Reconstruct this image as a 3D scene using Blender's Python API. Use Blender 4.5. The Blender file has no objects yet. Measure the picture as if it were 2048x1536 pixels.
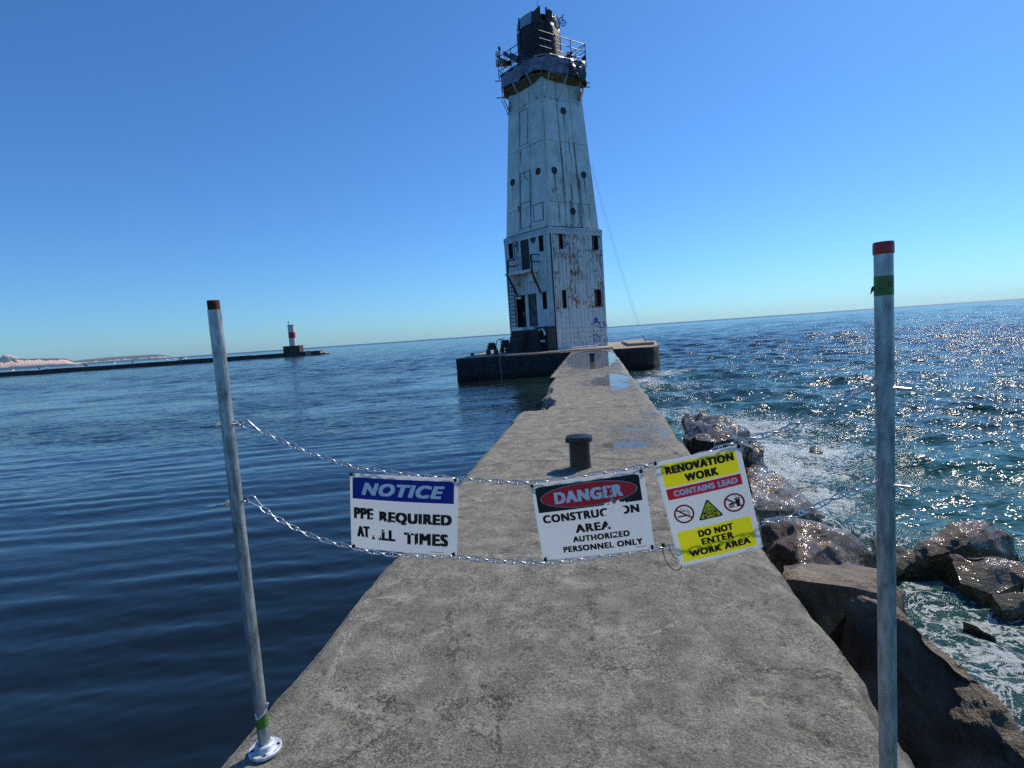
import bpy, bmesh, math, random
import numpy as np
from mathutils import Vector, Matrix
random.seed(7)
S = bpy.context.scene
COL = S.collection

# ------------------------------------------------------------------ camera, world, sun, exposure
F_PX, CX, CY = 1115.0, 1024.0, 768.0
CAM_H = 1.46                       # camera above the pier top (z = 0)
WATER_Z = -1.48
SUN_EL, SUN_AZ = 46.0, 40.0        # azimuth clockwise from +Y (the pier runs along +Y)
up_c = Vector((-0.0695, 1.0, 101.0 / F_PX)).normalized()
vp = Vector(((1185 - CX) / F_PX, (CY - 655.8) / F_PX, -1.0))
yd = (vp - up_c * vp.dot(up_c)).normalized()
xd = yd.cross(up_c).normalized()
R = Matrix((xd, yd, up_c))         # world <- camera
CAM = Vector((0, 0, CAM_H))
cd = bpy.data.cameras.new('camera'); cam = bpy.data.objects.new('camera', cd); COL.objects.link(cam)
cd.sensor_width = 36.0; cd.lens = 36.0 * F_PX / 2048.0; cd.clip_start = 0.05; cd.clip_end = 60000
cam.matrix_world = Matrix.Translation(CAM) @ R.to_4x4()
S.camera = cam

w = bpy.data.worlds.new('World'); S.world = w; w.use_nodes = True
nt = w.node_tree; bg = nt.nodes['Background']
sky = nt.nodes.new('ShaderNodeTexSky'); sky.sky_type = 'NISHITA'; sky.sun_disc = False
sky.sun_elevation = math.radians(SUN_EL); sky.sun_rotation = math.radians(SUN_AZ)
sky.air_density = 1.0; sky.dust_density = 0.3; sky.ozone_density = 2.5
tint = nt.nodes.new('ShaderNodeMix'); tint.data_type = 'RGBA'; tint.blend_type = 'MULTIPLY'; tint.inputs[0].default_value = 1.0
tint.inputs[7].default_value = (0.49, 0.93, 1.42, 1)
nt.links.new(sky.outputs[0], tint.inputs[6]); nt.links.new(tint.outputs[2], bg.inputs[0]); bg.inputs[1].default_value = 0.096
sl = bpy.data.lights.new('sun', 'SUN'); sun = bpy.data.objects.new('sun', sl); COL.objects.link(sun)
sl.energy = 5.0; sl.angle = math.radians(0.53); sl.color = (1.0, 0.90, 0.76)
ea, aa = math.radians(SUN_EL), math.radians(SUN_AZ)
SUNV = Vector((math.cos(ea) * math.sin(aa), math.cos(ea) * math.cos(aa), math.sin(ea)))
sun.rotation_euler = SUNV.to_track_quat('Z', 'Y').to_euler()
S.view_settings.view_transform = 'Standard'; S.view_settings.look = 'None'
S.view_settings.gamma = 1.0; S.view_settings.exposure = 0.0; S.view_settings.use_curve_mapping = False
S.render.engine = 'CYCLES'
S.cycles.use_denoising = False; S.cycles.max_bounces = 6; S.cycles.glossy_bounces = 3
S.cycles.transparent_max_bounces = 12; S.cycles.sample_clamp_indirect = 4.0; S.cycles.sample_clamp_direct = 16.0

# ------------------------------------------------------------------ photograph -> place
def ray(px, py):
    return (R @ Vector(((px - CX) / F_PX, (CY - py) / F_PX, -1.0)))
def G(px, py, z=0.0):              # the point of the level plane z seen at a pixel
    d = ray(px, py); return CAM + d * ((z - CAM_H) / d.z)
def D(px, py, dep):                # the point at a distance in front of the camera
    return CAM + ray(px, py) * dep
def HIT(px, py, p0, n):            # the point of a plane
    d = ray(px, py); return CAM + d * ((p0 - CAM).dot(n) / d.dot(n))
def zat(x, y, py):                 # height over (x, y) that shows at a pixel row
    a = R.transposed() @ (Vector((x, y, 0)) - CAM); b = R.transposed() @ Vector((0, 0, 1))
    k = (CY - py) / F_PX           # (a.y + z b.y) / -(a.z + z b.z) = k
    return -(a.y + k * a.z) / (b.y + k * b.z)

# ------------------------------------------------------------------ noise
def _h(ix, iy, seed):
    n = (ix.astype(np.int64) * 374761393 + iy.astype(np.int64) * 668265263 + seed * 974634777) & 0xffffffff
    n = ((n ^ (n >> 13)) * 1274126177) & 0xffffffff
    n = (n ^ (n >> 16)) & 0xffffffff
    return n / 4294967295.0
def vnoise(x, y, seed=0):
    ix = np.floor(x); iy = np.floor(y); fx = x - ix; fy = y - iy
    fx = fx * fx * fx * (fx * (fx * 6 - 15) + 10); fy = fy * fy * fy * (fy * (fy * 6 - 15) + 10)
    a = _h(ix, iy, seed); b = _h(ix + 1, iy, seed); c = _h(ix, iy + 1, seed); d = _h(ix + 1, iy + 1, seed)
    return (a + (b - a) * fx) * (1 - fy) + (c + (d - c) * fx) * fy
def fbm(x, y, octv=4, seed=0, gain=0.5):
    s = 0; a = 1; t = 0
    for o in range(octv):
        s = s + a * vnoise(x, y, seed + o * 17); t += a; a *= gain
        x, y = x * 1.93 + y * 0.4, y * 1.93 - x * 0.4
    return s / t * 2 - 1
def sst(a, b, x):
    t = np.clip((x - a) / (b - a), 0, 1); return t * t * (3 - 2 * t)

# ------------------------------------------------------------------ objects
ORG = {}
def thing(name, label, cat, loc, group=None, kind=None):
    o = bpy.data.objects.new(name, None); COL.objects.link(o); o.location = loc; o.empty_display_size = 0.2
    tag(o, label, cat, group, kind); ORG[o.name] = Vector(loc); return o
def tag(o, label=None, cat=None, group=None, kind=None):
    if label: o['label'] = label
    if cat: o['category'] = cat
    if group: o['group'] = group
    if kind: o['kind'] = kind
    return o
def mk(name, vs, fs, mat, parent=None, smooth=False, mis=None, loc=None):
    org = ORG[parent.name] if parent else (Vector(loc) if loc is not None else Vector((0, 0, 0)))
    me = bpy.data.meshes.new(name)
    me.from_pydata([(v[0] - org.x, v[1] - org.y, v[2] - org.z) for v in vs], [], fs)
    for m in (mat if isinstance(mat, (list, tuple)) else [mat]): me.materials.append(m)
    if mis: me.polygons.foreach_set('material_index', mis)
    if smooth: me.polygons.foreach_set('use_smooth', [True] * len(me.polygons))
    me.update()
    o = bpy.data.objects.new(name, me); COL.objects.link(o)
    if parent: o.parent = parent
    else: o.location = org
    ORG[o.name] = org
    if parent and parent.type == 'MESH': pass
    return o
def grid_mesh(name, X, Y, Z, mat, parent=None, smooth=True, attrs=None, loc=None):
    n, m = X.shape
    org = ORG[parent.name] if parent else (Vector(loc) if loc is not None else Vector((0, 0, 0)))
    co = np.stack([X - org.x, Y - org.y, Z - org.z], -1).reshape(-1, 3).astype(np.float32)
    i = np.arange((n - 1) * (m - 1)); r = i // (m - 1); c = i % (m - 1)
    a = r * m + c
    q = np.stack([a, a + 1, a + m + 1, a + m], -1).astype(np.int32)
    me = bpy.data.meshes.new(name)
    me.vertices.add(n * m); me.vertices.foreach_set('co', co.ravel())
    me.loops.add(q.size); me.loops.foreach_set('vertex_index', q.ravel())
    me.polygons.add(len(q)); me.polygons.foreach_set('loop_start', (np.arange(len(q)) * 4).astype(np.int32))
    me.polygons.foreach_set('loop_total', np.full(len(q), 4, np.int32))
    me.update(calc_edges=True)
    me.polygons.foreach_set('use_smooth', np.full(len(q), smooth))
    for k, v in (attrs or {}).items():
        at = me.attributes.new(k, 'FLOAT', 'POINT'); at.data.foreach_set('value', v.ravel().astype(np.float32))
    me.materials.append(mat)
    o = bpy.data.objects.new(name, me); COL.objects.link(o)
    if parent: o.parent = parent
    else: o.location = org
    ORG[o.name] = org
    return o

class B:
    def __init__(s): s.v = []; s.f = []; s.m = []
    def quad(s, a, b, c, d, m=0):
        i = len(s.v); s.v += [a, b, c, d]; s.f.append((i, i + 1, i + 2, i + 3)); s.m.append(m)
    def hexa(s, p, m=0):            # 8 points: bottom 4 then top 4
        i = len(s.v); s.v += [Vector(q) for q in p]
        for q in ((0, 3, 2, 1), (4, 5, 6, 7), (0, 1, 5, 4), (1, 2, 6, 5), (2, 3, 7, 6), (3, 0, 4, 7)):
            s.f.append(tuple(i + k for k in q)); s.m.append(m)
        return s
    def obox(s, c, ex, ey, ez, m=0):   # centre and half-extent vectors
        c = Vector(c)
        return s.hexa([c - ex - ey - ez, c + ex - ey - ez, c + ex + ey - ez, c - ex + ey - ez,
                       c - ex - ey + ez, c + ex - ey + ez, c + ex + ey + ez, c - ex + ey + ez], m)
    def box(s, c, x, y, z, m=0):
        return s.obox(c, Vector((x / 2, 0, 0)), Vector((0, y / 2, 0)), Vector((0, 0, z / 2)), m)
    def tube(s, pts, r, n=8, cap=True, m=0, closed=False, ell=1.0):
        pts = [Vector(p) for p in pts]; k = len(pts); i0 = len(s.v)
        rr = r if isinstance(r, (list, tuple)) else [r] * k
        prev = None
        for j, p in enumerate(pts):
            if closed: t = pts[(j + 1) % k] - pts[j - 1]
            else: t = pts[min(j + 1, k - 1)] - pts[max(j - 1, 0)]
            t.normalize()
            if prev is None:
                a = Vector((0, 0, 1)) if abs(t.z) < 0.9 else Vector((1, 0, 0)); u = t.cross(a).normalized()
            else:
                u = (prev - t * prev.dot(t)).normalized()
            prev = u; v = t.cross(u)
            for q in range(n):
                an = 2 * math.pi * q / n
                s.v.append(p + u * math.cos(an) * rr[j] + v * math.sin(an) * rr[j] * ell)
        for j in range(k if closed else k - 1):
            a = i0 + j * n; b = i0 + ((j + 1) % k) * n
            for q in range(n):
                s.f.append((a + q, a + (q + 1) % n, b + (q + 1) % n, b + q)); s.m.append(m)
        if cap and not closed:
            s.f.append(tuple(i0 + q for q in range(n - 1, -1, -1))); s.m.append(m)
            s.f.append(tuple(i0 + (k - 1) * n + q for q in range(n))); s.m.append(m)
        return s
    def lathe(s, c, prof, n=24, axis=Vector((0, 0, 1)), ux=None, m=0):   # prof: (radius, height)
        c = Vector(c); axis = Vector(axis).normalized()
        ux = Vector(ux) if ux else (Vector((1, 0, 0)) if abs(axis.x) < 0.9 else Vector((0, 1, 0)))
        ux = (ux - axis * ux.dot(axis)).normalized(); uy = axis.cross(ux); i0 = len(s.v)
        for r, h in prof:
            for q in range(n):
                an = 2 * math.pi * q / n
                s.v.append(c + axis * h + (ux * math.cos(an) + uy * math.sin(an)) * r)
        for j in range(len(prof) - 1):
            for q in range(n):
                a = i0 + j * n; b = a + n
                s.f.append((a + q, a + (q + 1) % n, b + (q + 1) % n, b + q)); s.m.append(m)
        s.f.append(tuple(i0 + q for q in range(n - 1, -1, -1))); s.m.append(m)
        s.f.append(tuple(i0 + (len(prof) - 1) * n + q for q in range(n))); s.m.append(m)
        return s
    def prism(s, poly, fr, d0, d1, m=0):  # poly of (u, v); fr(u, v, d) -> point
        n = len(poly); i = len(s.v)
        s.v += [fr(u, v, d0) for u, v in poly] + [fr(u, v, d1) for u, v in poly]
        s.f.append(tuple(range(i + n, i + 2 * n))); s.m.append(m)
        s.f.append(tuple(range(i + n - 1, i - 1, -1))); s.m.append(m)
        for k in range(n):
            s.f.append((i + k, i + (k + 1) % n, i + n + (k + 1) % n, i + n + k)); s.m.append(m)
        return s
    def out(s, name, mat, parent=None, smooth=False, bevel=0, loc=None, auto=None):
        o = mk(name, s.v, s.f, mat, parent, smooth, s.m, loc)
        if auto is not None:
            me = o.data; me.polygons.foreach_set('use_smooth', [True] * len(me.polygons))
            bm = bmesh.new(); bm.from_mesh(me)
            for e in bm.edges:
                if len(e.link_faces) == 2 and e.calc_face_angle(0) > math.radians(auto): e.smooth = False
            bm.to_mesh(me); bm.free()
        if bevel:
            md = o.modifiers.new('bevel', 'BEVEL'); md.width = bevel; md.segments = 2; md.limit_method = 'ANGLE'
        return o
def dup(root, label=None, loc=None):
    r = root.copy(); COL.objects.link(r)
    if loc is not None: r.location = loc
    if label: r['label'] = label
    for ch in list(root.children):
        c = ch.copy(); COL.objects.link(c); c.parent = r
        for g in ch.children:
            d = g.copy(); COL.objects.link(d); d.parent = c
    return r

# ------------------------------------------------------------------ materials
class M:
    def __init__(s, name):
        s.mat = bpy.data.materials.new(name); s.mat.use_nodes = True
        s.nt = s.mat.node_tree; s.nt.nodes.clear()
        s.o = s.n('ShaderNodeOutputMaterial'); s.p = s.n('ShaderNodeBsdfPrincipled')
        s.l(s.p.outputs[0], s.o.inputs[0]); s.tc = s.n('ShaderNodeTexCoord')
    def n(s, t, **k):
        x = s.nt.nodes.new(t)
        for a, b in k.items(): setattr(x, a, b)
        return x
    def l(s, a, b): s.nt.links.new(a, b)
    def noise(s, scale, detail=4, rough=0.55, vec=None, dist=0.0, stretch=None):
        x = s.n('ShaderNodeTexNoise'); x.inputs['Scale'].default_value = scale
        x.inputs['Detail'].default_value = detail; x.inputs['Roughness'].default_value = rough
        x.inputs['Distortion'].default_value = dist
        v = vec or s.tc.outputs['Object']
        if stretch:
            mp = s.n('ShaderNodeMapping'); mp.inputs['Scale'].default_value = stretch; s.l(v, mp.inputs[0]); v = mp.outputs[0]
        s.l(v, x.inputs['Vector']); return x.outputs['Fac']
    def voro(s, scale, feature='F1', stretch=None, out='Distance', rnd=1.0):
        x = s.n('ShaderNodeTexVoronoi'); x.feature = feature; x.inputs['Scale'].default_value = scale
        x.inputs['Randomness'].default_value = rnd
        v = s.tc.outputs['Object']
        if stretch:
            mp = s.n('ShaderNodeMapping'); mp.inputs['Scale'].default_value = stretch; s.l(v, mp.inputs[0]); v = mp.outputs[0]
        s.l(v, x.inputs['Vector']); return x.outputs[out]
    def ramp(s, fac, stops, interp='LINEAR'):
        x = s.n('ShaderNodeValToRGB'); x.color_ramp.interpolation = interp
        e = x.color_ramp.elements
        while len(e) < len(stops): e.new(0.5)
        for k, (p, c) in enumerate(stops):
            e[k].position = p
            c = c if isinstance(c, (tuple, list)) else (c, c, c)
            e[k].color = (c[0], c[1], c[2], 1)
        s.l(fac, x.inputs[0]); return x.outputs[0]
    def mix(s, fac, a, b, mode='MIX'):
        x = s.n('ShaderNodeMix'); x.data_type = 'RGBA'; x.blend_type = mode
        for sock, v in ((x.inputs[0], fac), (x.inputs[6], a), (x.inputs[7], b)):
            if isinstance(v, (int, float)): sock.default_value = v
            elif isinstance(v, (tuple, list)): sock.default_value = (v[0], v[1], v[2], 1)
            else: s.l(v, sock)
        return x.outputs[2]
    def math(s, op, a, b=0.0, c=None, clamp=False):
        x = s.n('ShaderNodeMath'); x.operation = op; x.use_clamp = clamp
        for k, v in enumerate((a, b) if c is None else (a, b, c)):
            if isinstance(v, (int, float)): x.inputs[k].default_value = v
            else: s.l(v, x.inputs[k])
        return x.outputs[0]
    def smooth(s, v, lo, hi):
        x = s.n('ShaderNodeMapRange'); x.interpolation_type = 'SMOOTHSTEP'
        s.l(v, x.inputs[0]); x.inputs[1].default_value = lo; x.inputs[2].default_value = hi
        return x.outputs[0]
    def attr(s, name):
        x = s.n('ShaderNodeAttribute'); x.attribute_name = name; return x.outputs['Fac']
    def bump(s, h, strength=0.5, dist=0.01, prev=None):
        x = s.n('ShaderNodeBump'); x.inputs['Strength'].default_value = strength
        x.inputs['Distance'].default_value = dist; s.l(h, x.inputs['Height'])
        if prev: s.l(prev, x.inputs['Normal'])
        return x.outputs[0]
    def set(s, **k):
        for a, v in k.items():
            sock = s.p.inputs[a.replace('_', ' ')]
            if isinstance(v, (int, float)): sock.default_value = v
            elif isinstance(v, (tuple, list)): sock.default_value = (v[0], v[1], v[2], 1) if len(v) == 3 else v
            else: s.l(v, sock)
        return s
def sep(m, vec):
    x = m.n('ShaderNodeSeparateXYZ'); m.l(vec, x.inputs[0]); return x.outputs

def plain(name, c, rough=0.6, metal=0.0, var=0.25, scale=6.0, bump=0.15, bd=0.004):
    m = M(name); f = m.noise(scale, 5, 0.6)
    lo = tuple(x * (1 - var) for x in c); hi = tuple(min(1, x * (1 + var)) for x in c)
    m.set(Base_Color=m.ramp(f, [(0.3, lo), (0.7, hi)]), Metallic=metal,
          Roughness=m.ramp(f, [(0.3, min(1, rough * 1.15)), (0.7, rough * 0.85)]))
    if bump: m.set(Normal=m.bump(m.noise(scale * 5, 5, 0.6), bump, bd))
    return m.mat

def concrete(name, dark=(0.118, 0.116, 0.100), mid=(0.212, 0.210, 0.180), light=(0.37, 0.365, 0.312), wetattr=True):
    m = M(name)
    big = m.noise(0.9, 6, 0.65, dist=0.6); med = m.noise(6, 7, 0.7, dist=0.4); fine = m.noise(95, 4, 0.8); fin2 = m.noise(34, 3, 0.7)
    c = m.ramp(med, [(0.33, dark), (0.5, mid), (0.70, light)])
    c = m.mix(m.smooth(big, 0.46, 0.70), c, m.mix(0.4, c, (0.24, 0.215, 0.17)), 'MIX')
    pz = m.math('ADD', 0.35, m.math('MULTIPLY', m.smooth(m.noise(1.9, 5, 0.7, dist=.8), 0.36, 0.62), 0.65))
    c = m.mix(m.math('MULTIPLY', pz, m.ramp(fine, [(0.38, 1.0), (0.50, 0.0)])), c, m.mix(1.0, c, (0.30, 0.29, 0.28), 'MULTIPLY'))
    c = m.mix(m.math('MULTIPLY', pz, m.ramp(fine, [(0.54, 0.0), (0.64, 0.8)])), c, (0.50, 0.47, 0.40))
    c = m.mix(m.ramp(fin2, [(0.30, 0.9), (0.42, 0.0)]), c, m.mix(1.0, c, (0.35, 0.34, 0.33), 'MULTIPLY'))
    # pale stone flecks and sanded scratches
    v = m.voro(46, 'F1'); vc = m.voro(46, 'F1', out='Color')
    sp = sep(m, vc)
    fl = m.math('MULTIPLY', m.smooth(m.math('ADD', v, m.math('MULTIPLY', fine, 0.35)), 0.36, 0.22), m.smooth(sp[0], 0.86, 0.94))
    c = m.mix(fl, c, (0.50, 0.46, 0.38))
    s1 = m.noise(70, 4, 0.7, stretch=(0.35, 1.0, 1)); s2 = m.noise(80, 4, 0.7, stretch=(1.0, 0.4, 1), dist=1.5)
    sc = m.math('MAXIMUM', m.smooth(s1, 0.60, 0.70), m.smooth(s2, 0.61, 0.72))
    c = m.mix(m.math('MULTIPLY', sc, 0.75), c, (0.42, 0.385, 0.32))
    # hairline veins
    vein = m.voro(1.3, 'DISTANCE_TO_EDGE', stretch=(1, 1, 1))
    dn = m.math('ADD', vein, m.math('MULTIPLY', m.math('SUBTRACT', m.noise(9, 5, 0.7), 0.5), 0.14))
    vn = m.math('MULTIPLY', m.smooth(m.math('ABSOLUTE', dn), 0.010, 0.002), m.smooth(m.noise(1.1, 3), 0.45, 0.6))
    c = m.mix(m.math('MULTIPLY', vn, 0.5), c, (0.50, 0.47, 0.42))
    ck = m.voro(0.75, 'DISTANCE_TO_EDGE'); dk = m.math('ADD', ck, m.math('MULTIPLY', m.math('SUBTRACT', m.noise(5, 6, 0.75), 0.5), 0.22))
    kn = m.math('MULTIPLY', m.smooth(m.math('ABSOLUTE', dk), 0.006, 0.0015), m.smooth(m.noise(1.4, 2), 0.44, 0.52))
    c = m.mix(m.math('MULTIPLY', kn, 0.8), c, (0.03, 0.027, 0.024))
    stn = m.noise(2.3, 5, 0.7, dist=1.0); c = m.mix(m.math('MULTIPLY', m.smooth(stn, 0.50, 0.66), 0.30), c, (0.10, 0.09, 0.075)); c = m.mix(m.math('MULTIPLY', m.smooth(stn, 0.42, 0.30), 0.20), c, (0.42, 0.39, 0.32))
    wet = m.attr('wet') if wetattr else None
    h = m.math('ADD', m.math('MULTIPLY', fine, 0.8), m.math('MULTIPLY', med, 0.9))
    h = m.math('ADD', h, m.math('MULTIPLY', m.math('MAXIMUM', sc, fl), 0.30))
    if wet:
        c = m.mix(wet, c, m.mix(1.0, c, (0.42, 0.40, 0.38), 'MULTIPLY'))
        m.set(Roughness=m.math('SUBTRACT', 0.93, m.math('MULTIPLY', wet, 0.5)))
        m.set(Specular_IOR_Level=0.4)
    else: m.set(Roughness=0.92)
    m.set(Base_Color=c, Normal=m.bump(h, 1.0, 0.018))
    return m.mat

MC = concrete('weathered_concrete')
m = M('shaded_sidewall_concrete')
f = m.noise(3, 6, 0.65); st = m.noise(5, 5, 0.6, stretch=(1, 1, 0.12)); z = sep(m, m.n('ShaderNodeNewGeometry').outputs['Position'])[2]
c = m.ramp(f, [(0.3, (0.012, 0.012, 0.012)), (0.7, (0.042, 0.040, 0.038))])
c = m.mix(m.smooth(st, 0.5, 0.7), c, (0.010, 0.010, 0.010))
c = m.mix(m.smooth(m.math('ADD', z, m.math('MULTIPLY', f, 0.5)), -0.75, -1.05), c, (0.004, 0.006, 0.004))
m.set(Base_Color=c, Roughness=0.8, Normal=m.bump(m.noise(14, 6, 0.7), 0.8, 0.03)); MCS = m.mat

def water():
    m = M('lake_water')
    foam_a = m.attr('foam'); shal = m.attr('shallow'); calm = m.attr('calm')
    n1 = m.noise(1.6, 3, 0.55, stretch=(0.8, 1.3, 1)); n2 = m.noise(6.5, 2, 0.5, stretch=(0.7, 1.3, 1), dist=0.3)
    amp = m.math('SUBTRACT', 1.0, m.math('MULTIPLY', calm, 0.95))
    hh = m.math('ADD', m.math('MULTIPLY', n1, 0.10), m.math('MULTIPLY', n2, 0.055))
    hh = m.math('MULTIPLY', hh, amp)
    body = m.mix(shal, (0.0045, 0.0080, 0.0085), (0.036, 0.135, 0.130))
    # lacy foam
    v1 = m.math('ABSOLUTE', m.math('SUBTRACT', m.noise(3.6, 4, 0.6, dist=1.6), 0.5)); d = m.math('ADD', m.math('MULTIPLY', m.noise(4.2, 6, 0.72, dist=1.4), 0.6), m.math('MULTIPLY', m.noise(1.3, 4, 0.6, dist=2.0), 0.4)); fz = m.noise(24, 5, 0.75)
    lace = m.math('ADD', m.math('MULTIPLY', d, 1.25), m.math('MULTIPLY', m.smooth(v1, 0.07, 0.0), 0.22))
    lace = m.math('ADD', lace, m.math('MULTIPLY', fz, 0.55))
    ff = m.math('ADD', lace, m.math('MULTIPLY', m.math('MINIMUM', foam_a, 1.05), 0.43))
    fm = m.math('MULTIPLY', m.smooth(ff, 1.26, 1.34), m.smooth(foam_a, 0.03, 0.22))
    m.set(Base_Color=m.mix(m.math('MULTIPLY', fm, 0.85), body, (0.55, 0.62, 0.62)), IOR=1.33, Specular_IOR_Level=0.5)
    m.set(Roughness=m.math('ADD', m.attr('rough'), m.math('MULTIPLY', fm, 0.1)))
    hh = m.math('ADD', hh, m.math('MULTIPLY', m.smooth(foam_a, 0.1, 0.7), m.math('MULTIPLY', fz, 0.035)))
    nb = m.bump(hh, 1.0, 1.0)
    # small facets as slopes, so that the far lake stays ruffled
    def slopes(scale, k):
        x = m.n('ShaderNodeTexNoise'); x.inputs['Scale'].default_value = scale; x.inputs['Detail'].default_value = 2; x.inputs['Roughness'].default_value = 0.5
        mp = m.n('ShaderNodeMapping'); mp.inputs['Scale'].default_value = (0.6, 1.5, 1); m.l(m.tc.outputs['Object'], mp.inputs[0]); m.l(mp.outputs[0], x.inputs['Vector'])
        s_ = m.n('ShaderNodeVectorMath'); s_.operation = 'SUBTRACT'; m.l(x.outputs['Color'], s_.inputs[0]); s_.inputs[1].default_value = (.5, .5, .5)
        t_ = m.n('ShaderNodeVectorMath'); t_.operation = 'MULTIPLY'; m.l(s_.outputs[0], t_.inputs[0]); t_.inputs[1].default_value = (k, k * 1.2, 0); return t_.outputs[0]
    a_ = m.n('ShaderNodeVectorMath'); a_.operation = 'ADD'; m.l(slopes(3.6, 1.15), a_.inputs[0]); m.l(slopes(0.35, 0.55), a_.inputs[1])
    b_ = m.n('ShaderNodeVectorMath'); b_.operation = 'SCALE'; m.l(a_.outputs[0], b_.inputs[0]); m.l(m.attr('ruffle'), b_.inputs[3])
    c_ = m.n('ShaderNodeVectorMath'); c_.operation = 'ADD'; m.l(nb, c_.inputs[0]); m.l(b_.outputs[0], c_.inputs[1])
    d_ = m.n('ShaderNodeVectorMath'); d_.operation = 'NORMALIZE'; m.l(c_.outputs[0], d_.inputs[0])
    m.set(Normal=d_.outputs[0])
    return m.mat
MW = water()

def rockmat(name, a=(0.022, 0.014, 0.008), b=(0.100, 0.056, 0.024), c_=(0.225, 0.138, 0.066), rough=0.5):
    m = M(name)
    f = m.noise(2.6, 7, 0.68, dist=0.5); g = m.noise(16, 6, 0.72); k = m.noise(7, 5, 0.6, stretch=(1, 1, 3.0))
    c = m.ramp(f, [(0.3, a), (0.52, b), (0.75, c_)])
    c = m.mix(m.smooth(g, 0.55, 0.7), c, m.mix(0.5, c, (0.26, 0.2, 0.13)))
    z = sep(m, m.n('ShaderNodeNewGeometry').outputs['Position'])[2]
    alg = m.math('MULTIPLY', m.smooth(m.math('ADD', z, m.math('MULTIPLY', f, 0.7)), -0.75, -1.15), m.smooth(g, 0.35, 0.6))
    c = m.mix(alg, c, (0.035, 0.05, 0.012))
    h = m.math('ADD', m.math('MULTIPLY', g, 0.5), m.math('ADD', m.math('MULTIPLY', k, 0.6), m.math('MULTIPLY', m.noise(60, 4, 0.7), 0.30)))
    m.set(Base_Color=c, Roughness=rough, Specular_IOR_Level=0.6, Normal=m.bump(h, 1.0, 0.05))
    if name.startswith('wet'):
        cn = m.bump(m.noise(13, 2, .5), 1.0, 0.045)
        m.set(Coat_Weight=0.9, Coat_Roughness=0.10, Specular_IOR_Level=0.25, Coat_Normal=cn)
    return m.mat
MR = rockmat('wet_brown_rock')
MRD = rockmat('wet_dark_rock', (0.008, 0.007, 0.007), (0.022, 0.016, 0.014), (0.06, 0.043, 0.034), 0.5)
MRT = rockmat('dry_tan_rock', (0.035, 0.025, 0.015), (0.13, 0.09, 0.052), (0.30, 0.22, 0.135), 0.55)

def galv(name, c=(0.42, 0.46, 0.48), rough=0.42, metal=0.75):
    m = M(name); f = m.noise(40, 4, 0.7, stretch=(1, 1, 0.25)); g = m.noise(9, 5, 0.7); sp = m.noise(130, 2)
    cc = m.ramp(f, [(0.35, tuple(x * 0.5 for x in c)), (0.65, tuple(min(1, x * 1.35) for x in c))])
    cc = m.mix(m.smooth(g, 0.60, 0.70), cc, tuple(x * 0.28 for x in c))
    m.set(Base_Color=cc, Metallic=metal, Roughness=m.ramp(g, [(0.3, rough + 0.12), (0.7, rough - 0.08)]),
          Normal=m.bump(sp, 0.12, 0.002)); return m.mat
MG = galv('galvanised_pipe', (0.36, 0.40, 0.41), 0.40, 0.6); MZ = galv('zinc_chain', (0.62, 0.64, 0.64), 0.28, 0.85)
MZF = galv('painted_flange', (0.55, 0.60, 0.66), 0.45, 0.25)
MRUST = plain('rusty_thread', (0.12, 0.045, 0.02), 0.8, 0.2, 0.5, 60, 0.5)
MRED = plain('red_cap', (0.42, 0.010, 0.012), 0.35, 0, 0.12, 20)
MGT = plain('green_tape', (0.06, 0.17, 0.025), 0.4, 0, 0.3, 25)
MWT = plain('white_film', (0.62, 0.66, 0.68), 0.4, 0, 0.1, 20)
MINK = plain('black_ink', (0.012, 0.012, 0.014), 0.35, 0, 0.2, 30, 0)
MTIE = plain('black_nylon', (0.008, 0.008, 0.009), 0.4, 0, 0.2, 30, 0)

def painted(name, base=(0.80, 0.82, 0.74), rust=0.5, streak=0.6, dirt=0.5, lo=-99, hi=99):
    """Old white paint on steel: grime streaks that run down, and rust spots"""
    m = M(name)
    geo = m.n('ShaderNodeNewGeometry').outputs['Position']
    st = m.noise(3.0, 6, 0.65, stretch=(1.4, 1.4, 0.10)); g = m.noise(1.1, 5, 0.6); fn = m.noise(9, 5, 0.7)
    c = m.ramp(g, [(0.3, tuple(x * 0.82 for x in base)), (0.7, tuple(min(1, x * 1.1) for x in base))])
    c = m.mix(m.math('MULTIPLY', m.smooth(st, 0.55, 0.74), streak), c, (0.20, 0.135, 0.07))
    c = m.mix(m.math('MULTIPLY', m.smooth(m.noise(0.45, 4, 0.6), 0.5, 0.7), dirt * 0.45), c, (0.24, 0.24, 0.17))
    rs = m.noise(5.0, 6, 0.75, stretch=(1.6, 1.6, 0.5)); rp = m.noise(0.6, 3, 0.5)
    rr = m.math('MULTIPLY', m.smooth(m.math('ADD', rs, m.math('MULTIPLY', m.math('SUBTRACT', rp, 0.5), 0.5)), 0.66 - 0.1 * rust, 0.72 - 0.1 * rust), min(1, rust * 1.4))
    c = m.mix(rr, c, m.ramp(fn, [(0.35, (0.05, 0.02, 0.012)), (0.7, (0.50, 0.19, 0.07))]))
    m.set(Base_Color=c, Roughness=m.ramp(fn, [(0.3, 0.55), (0.7, 0.4)]), Normal=m.bump(m.noise(7, 5, 0.65), 0.25, 0.02))
    return m.mat
MP1 = painted('white_tower_paint', rust=0.32, streak=0.6, dirt=0.5)
MP1b = painted('stained_tower_paint', (0.76, 0.80, 0.70), rust=0.62, streak=0.95, dirt=0.8)
MP2 = painted('peeling_base_paint', (0.74, 0.76, 0.70), rust=1.45, streak=0.8, dirt=0.6)
MP3 = painted('patched_base_paint', (0.64, 0.71, 0.71), rust=0.5, streak=0.5, dirt=0.3)
MSEAM = plain('rusty_seam_steel', (0.055, 0.035, 0.028), 0.8, 0.1, 0.6, 5, 0.4)
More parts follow.
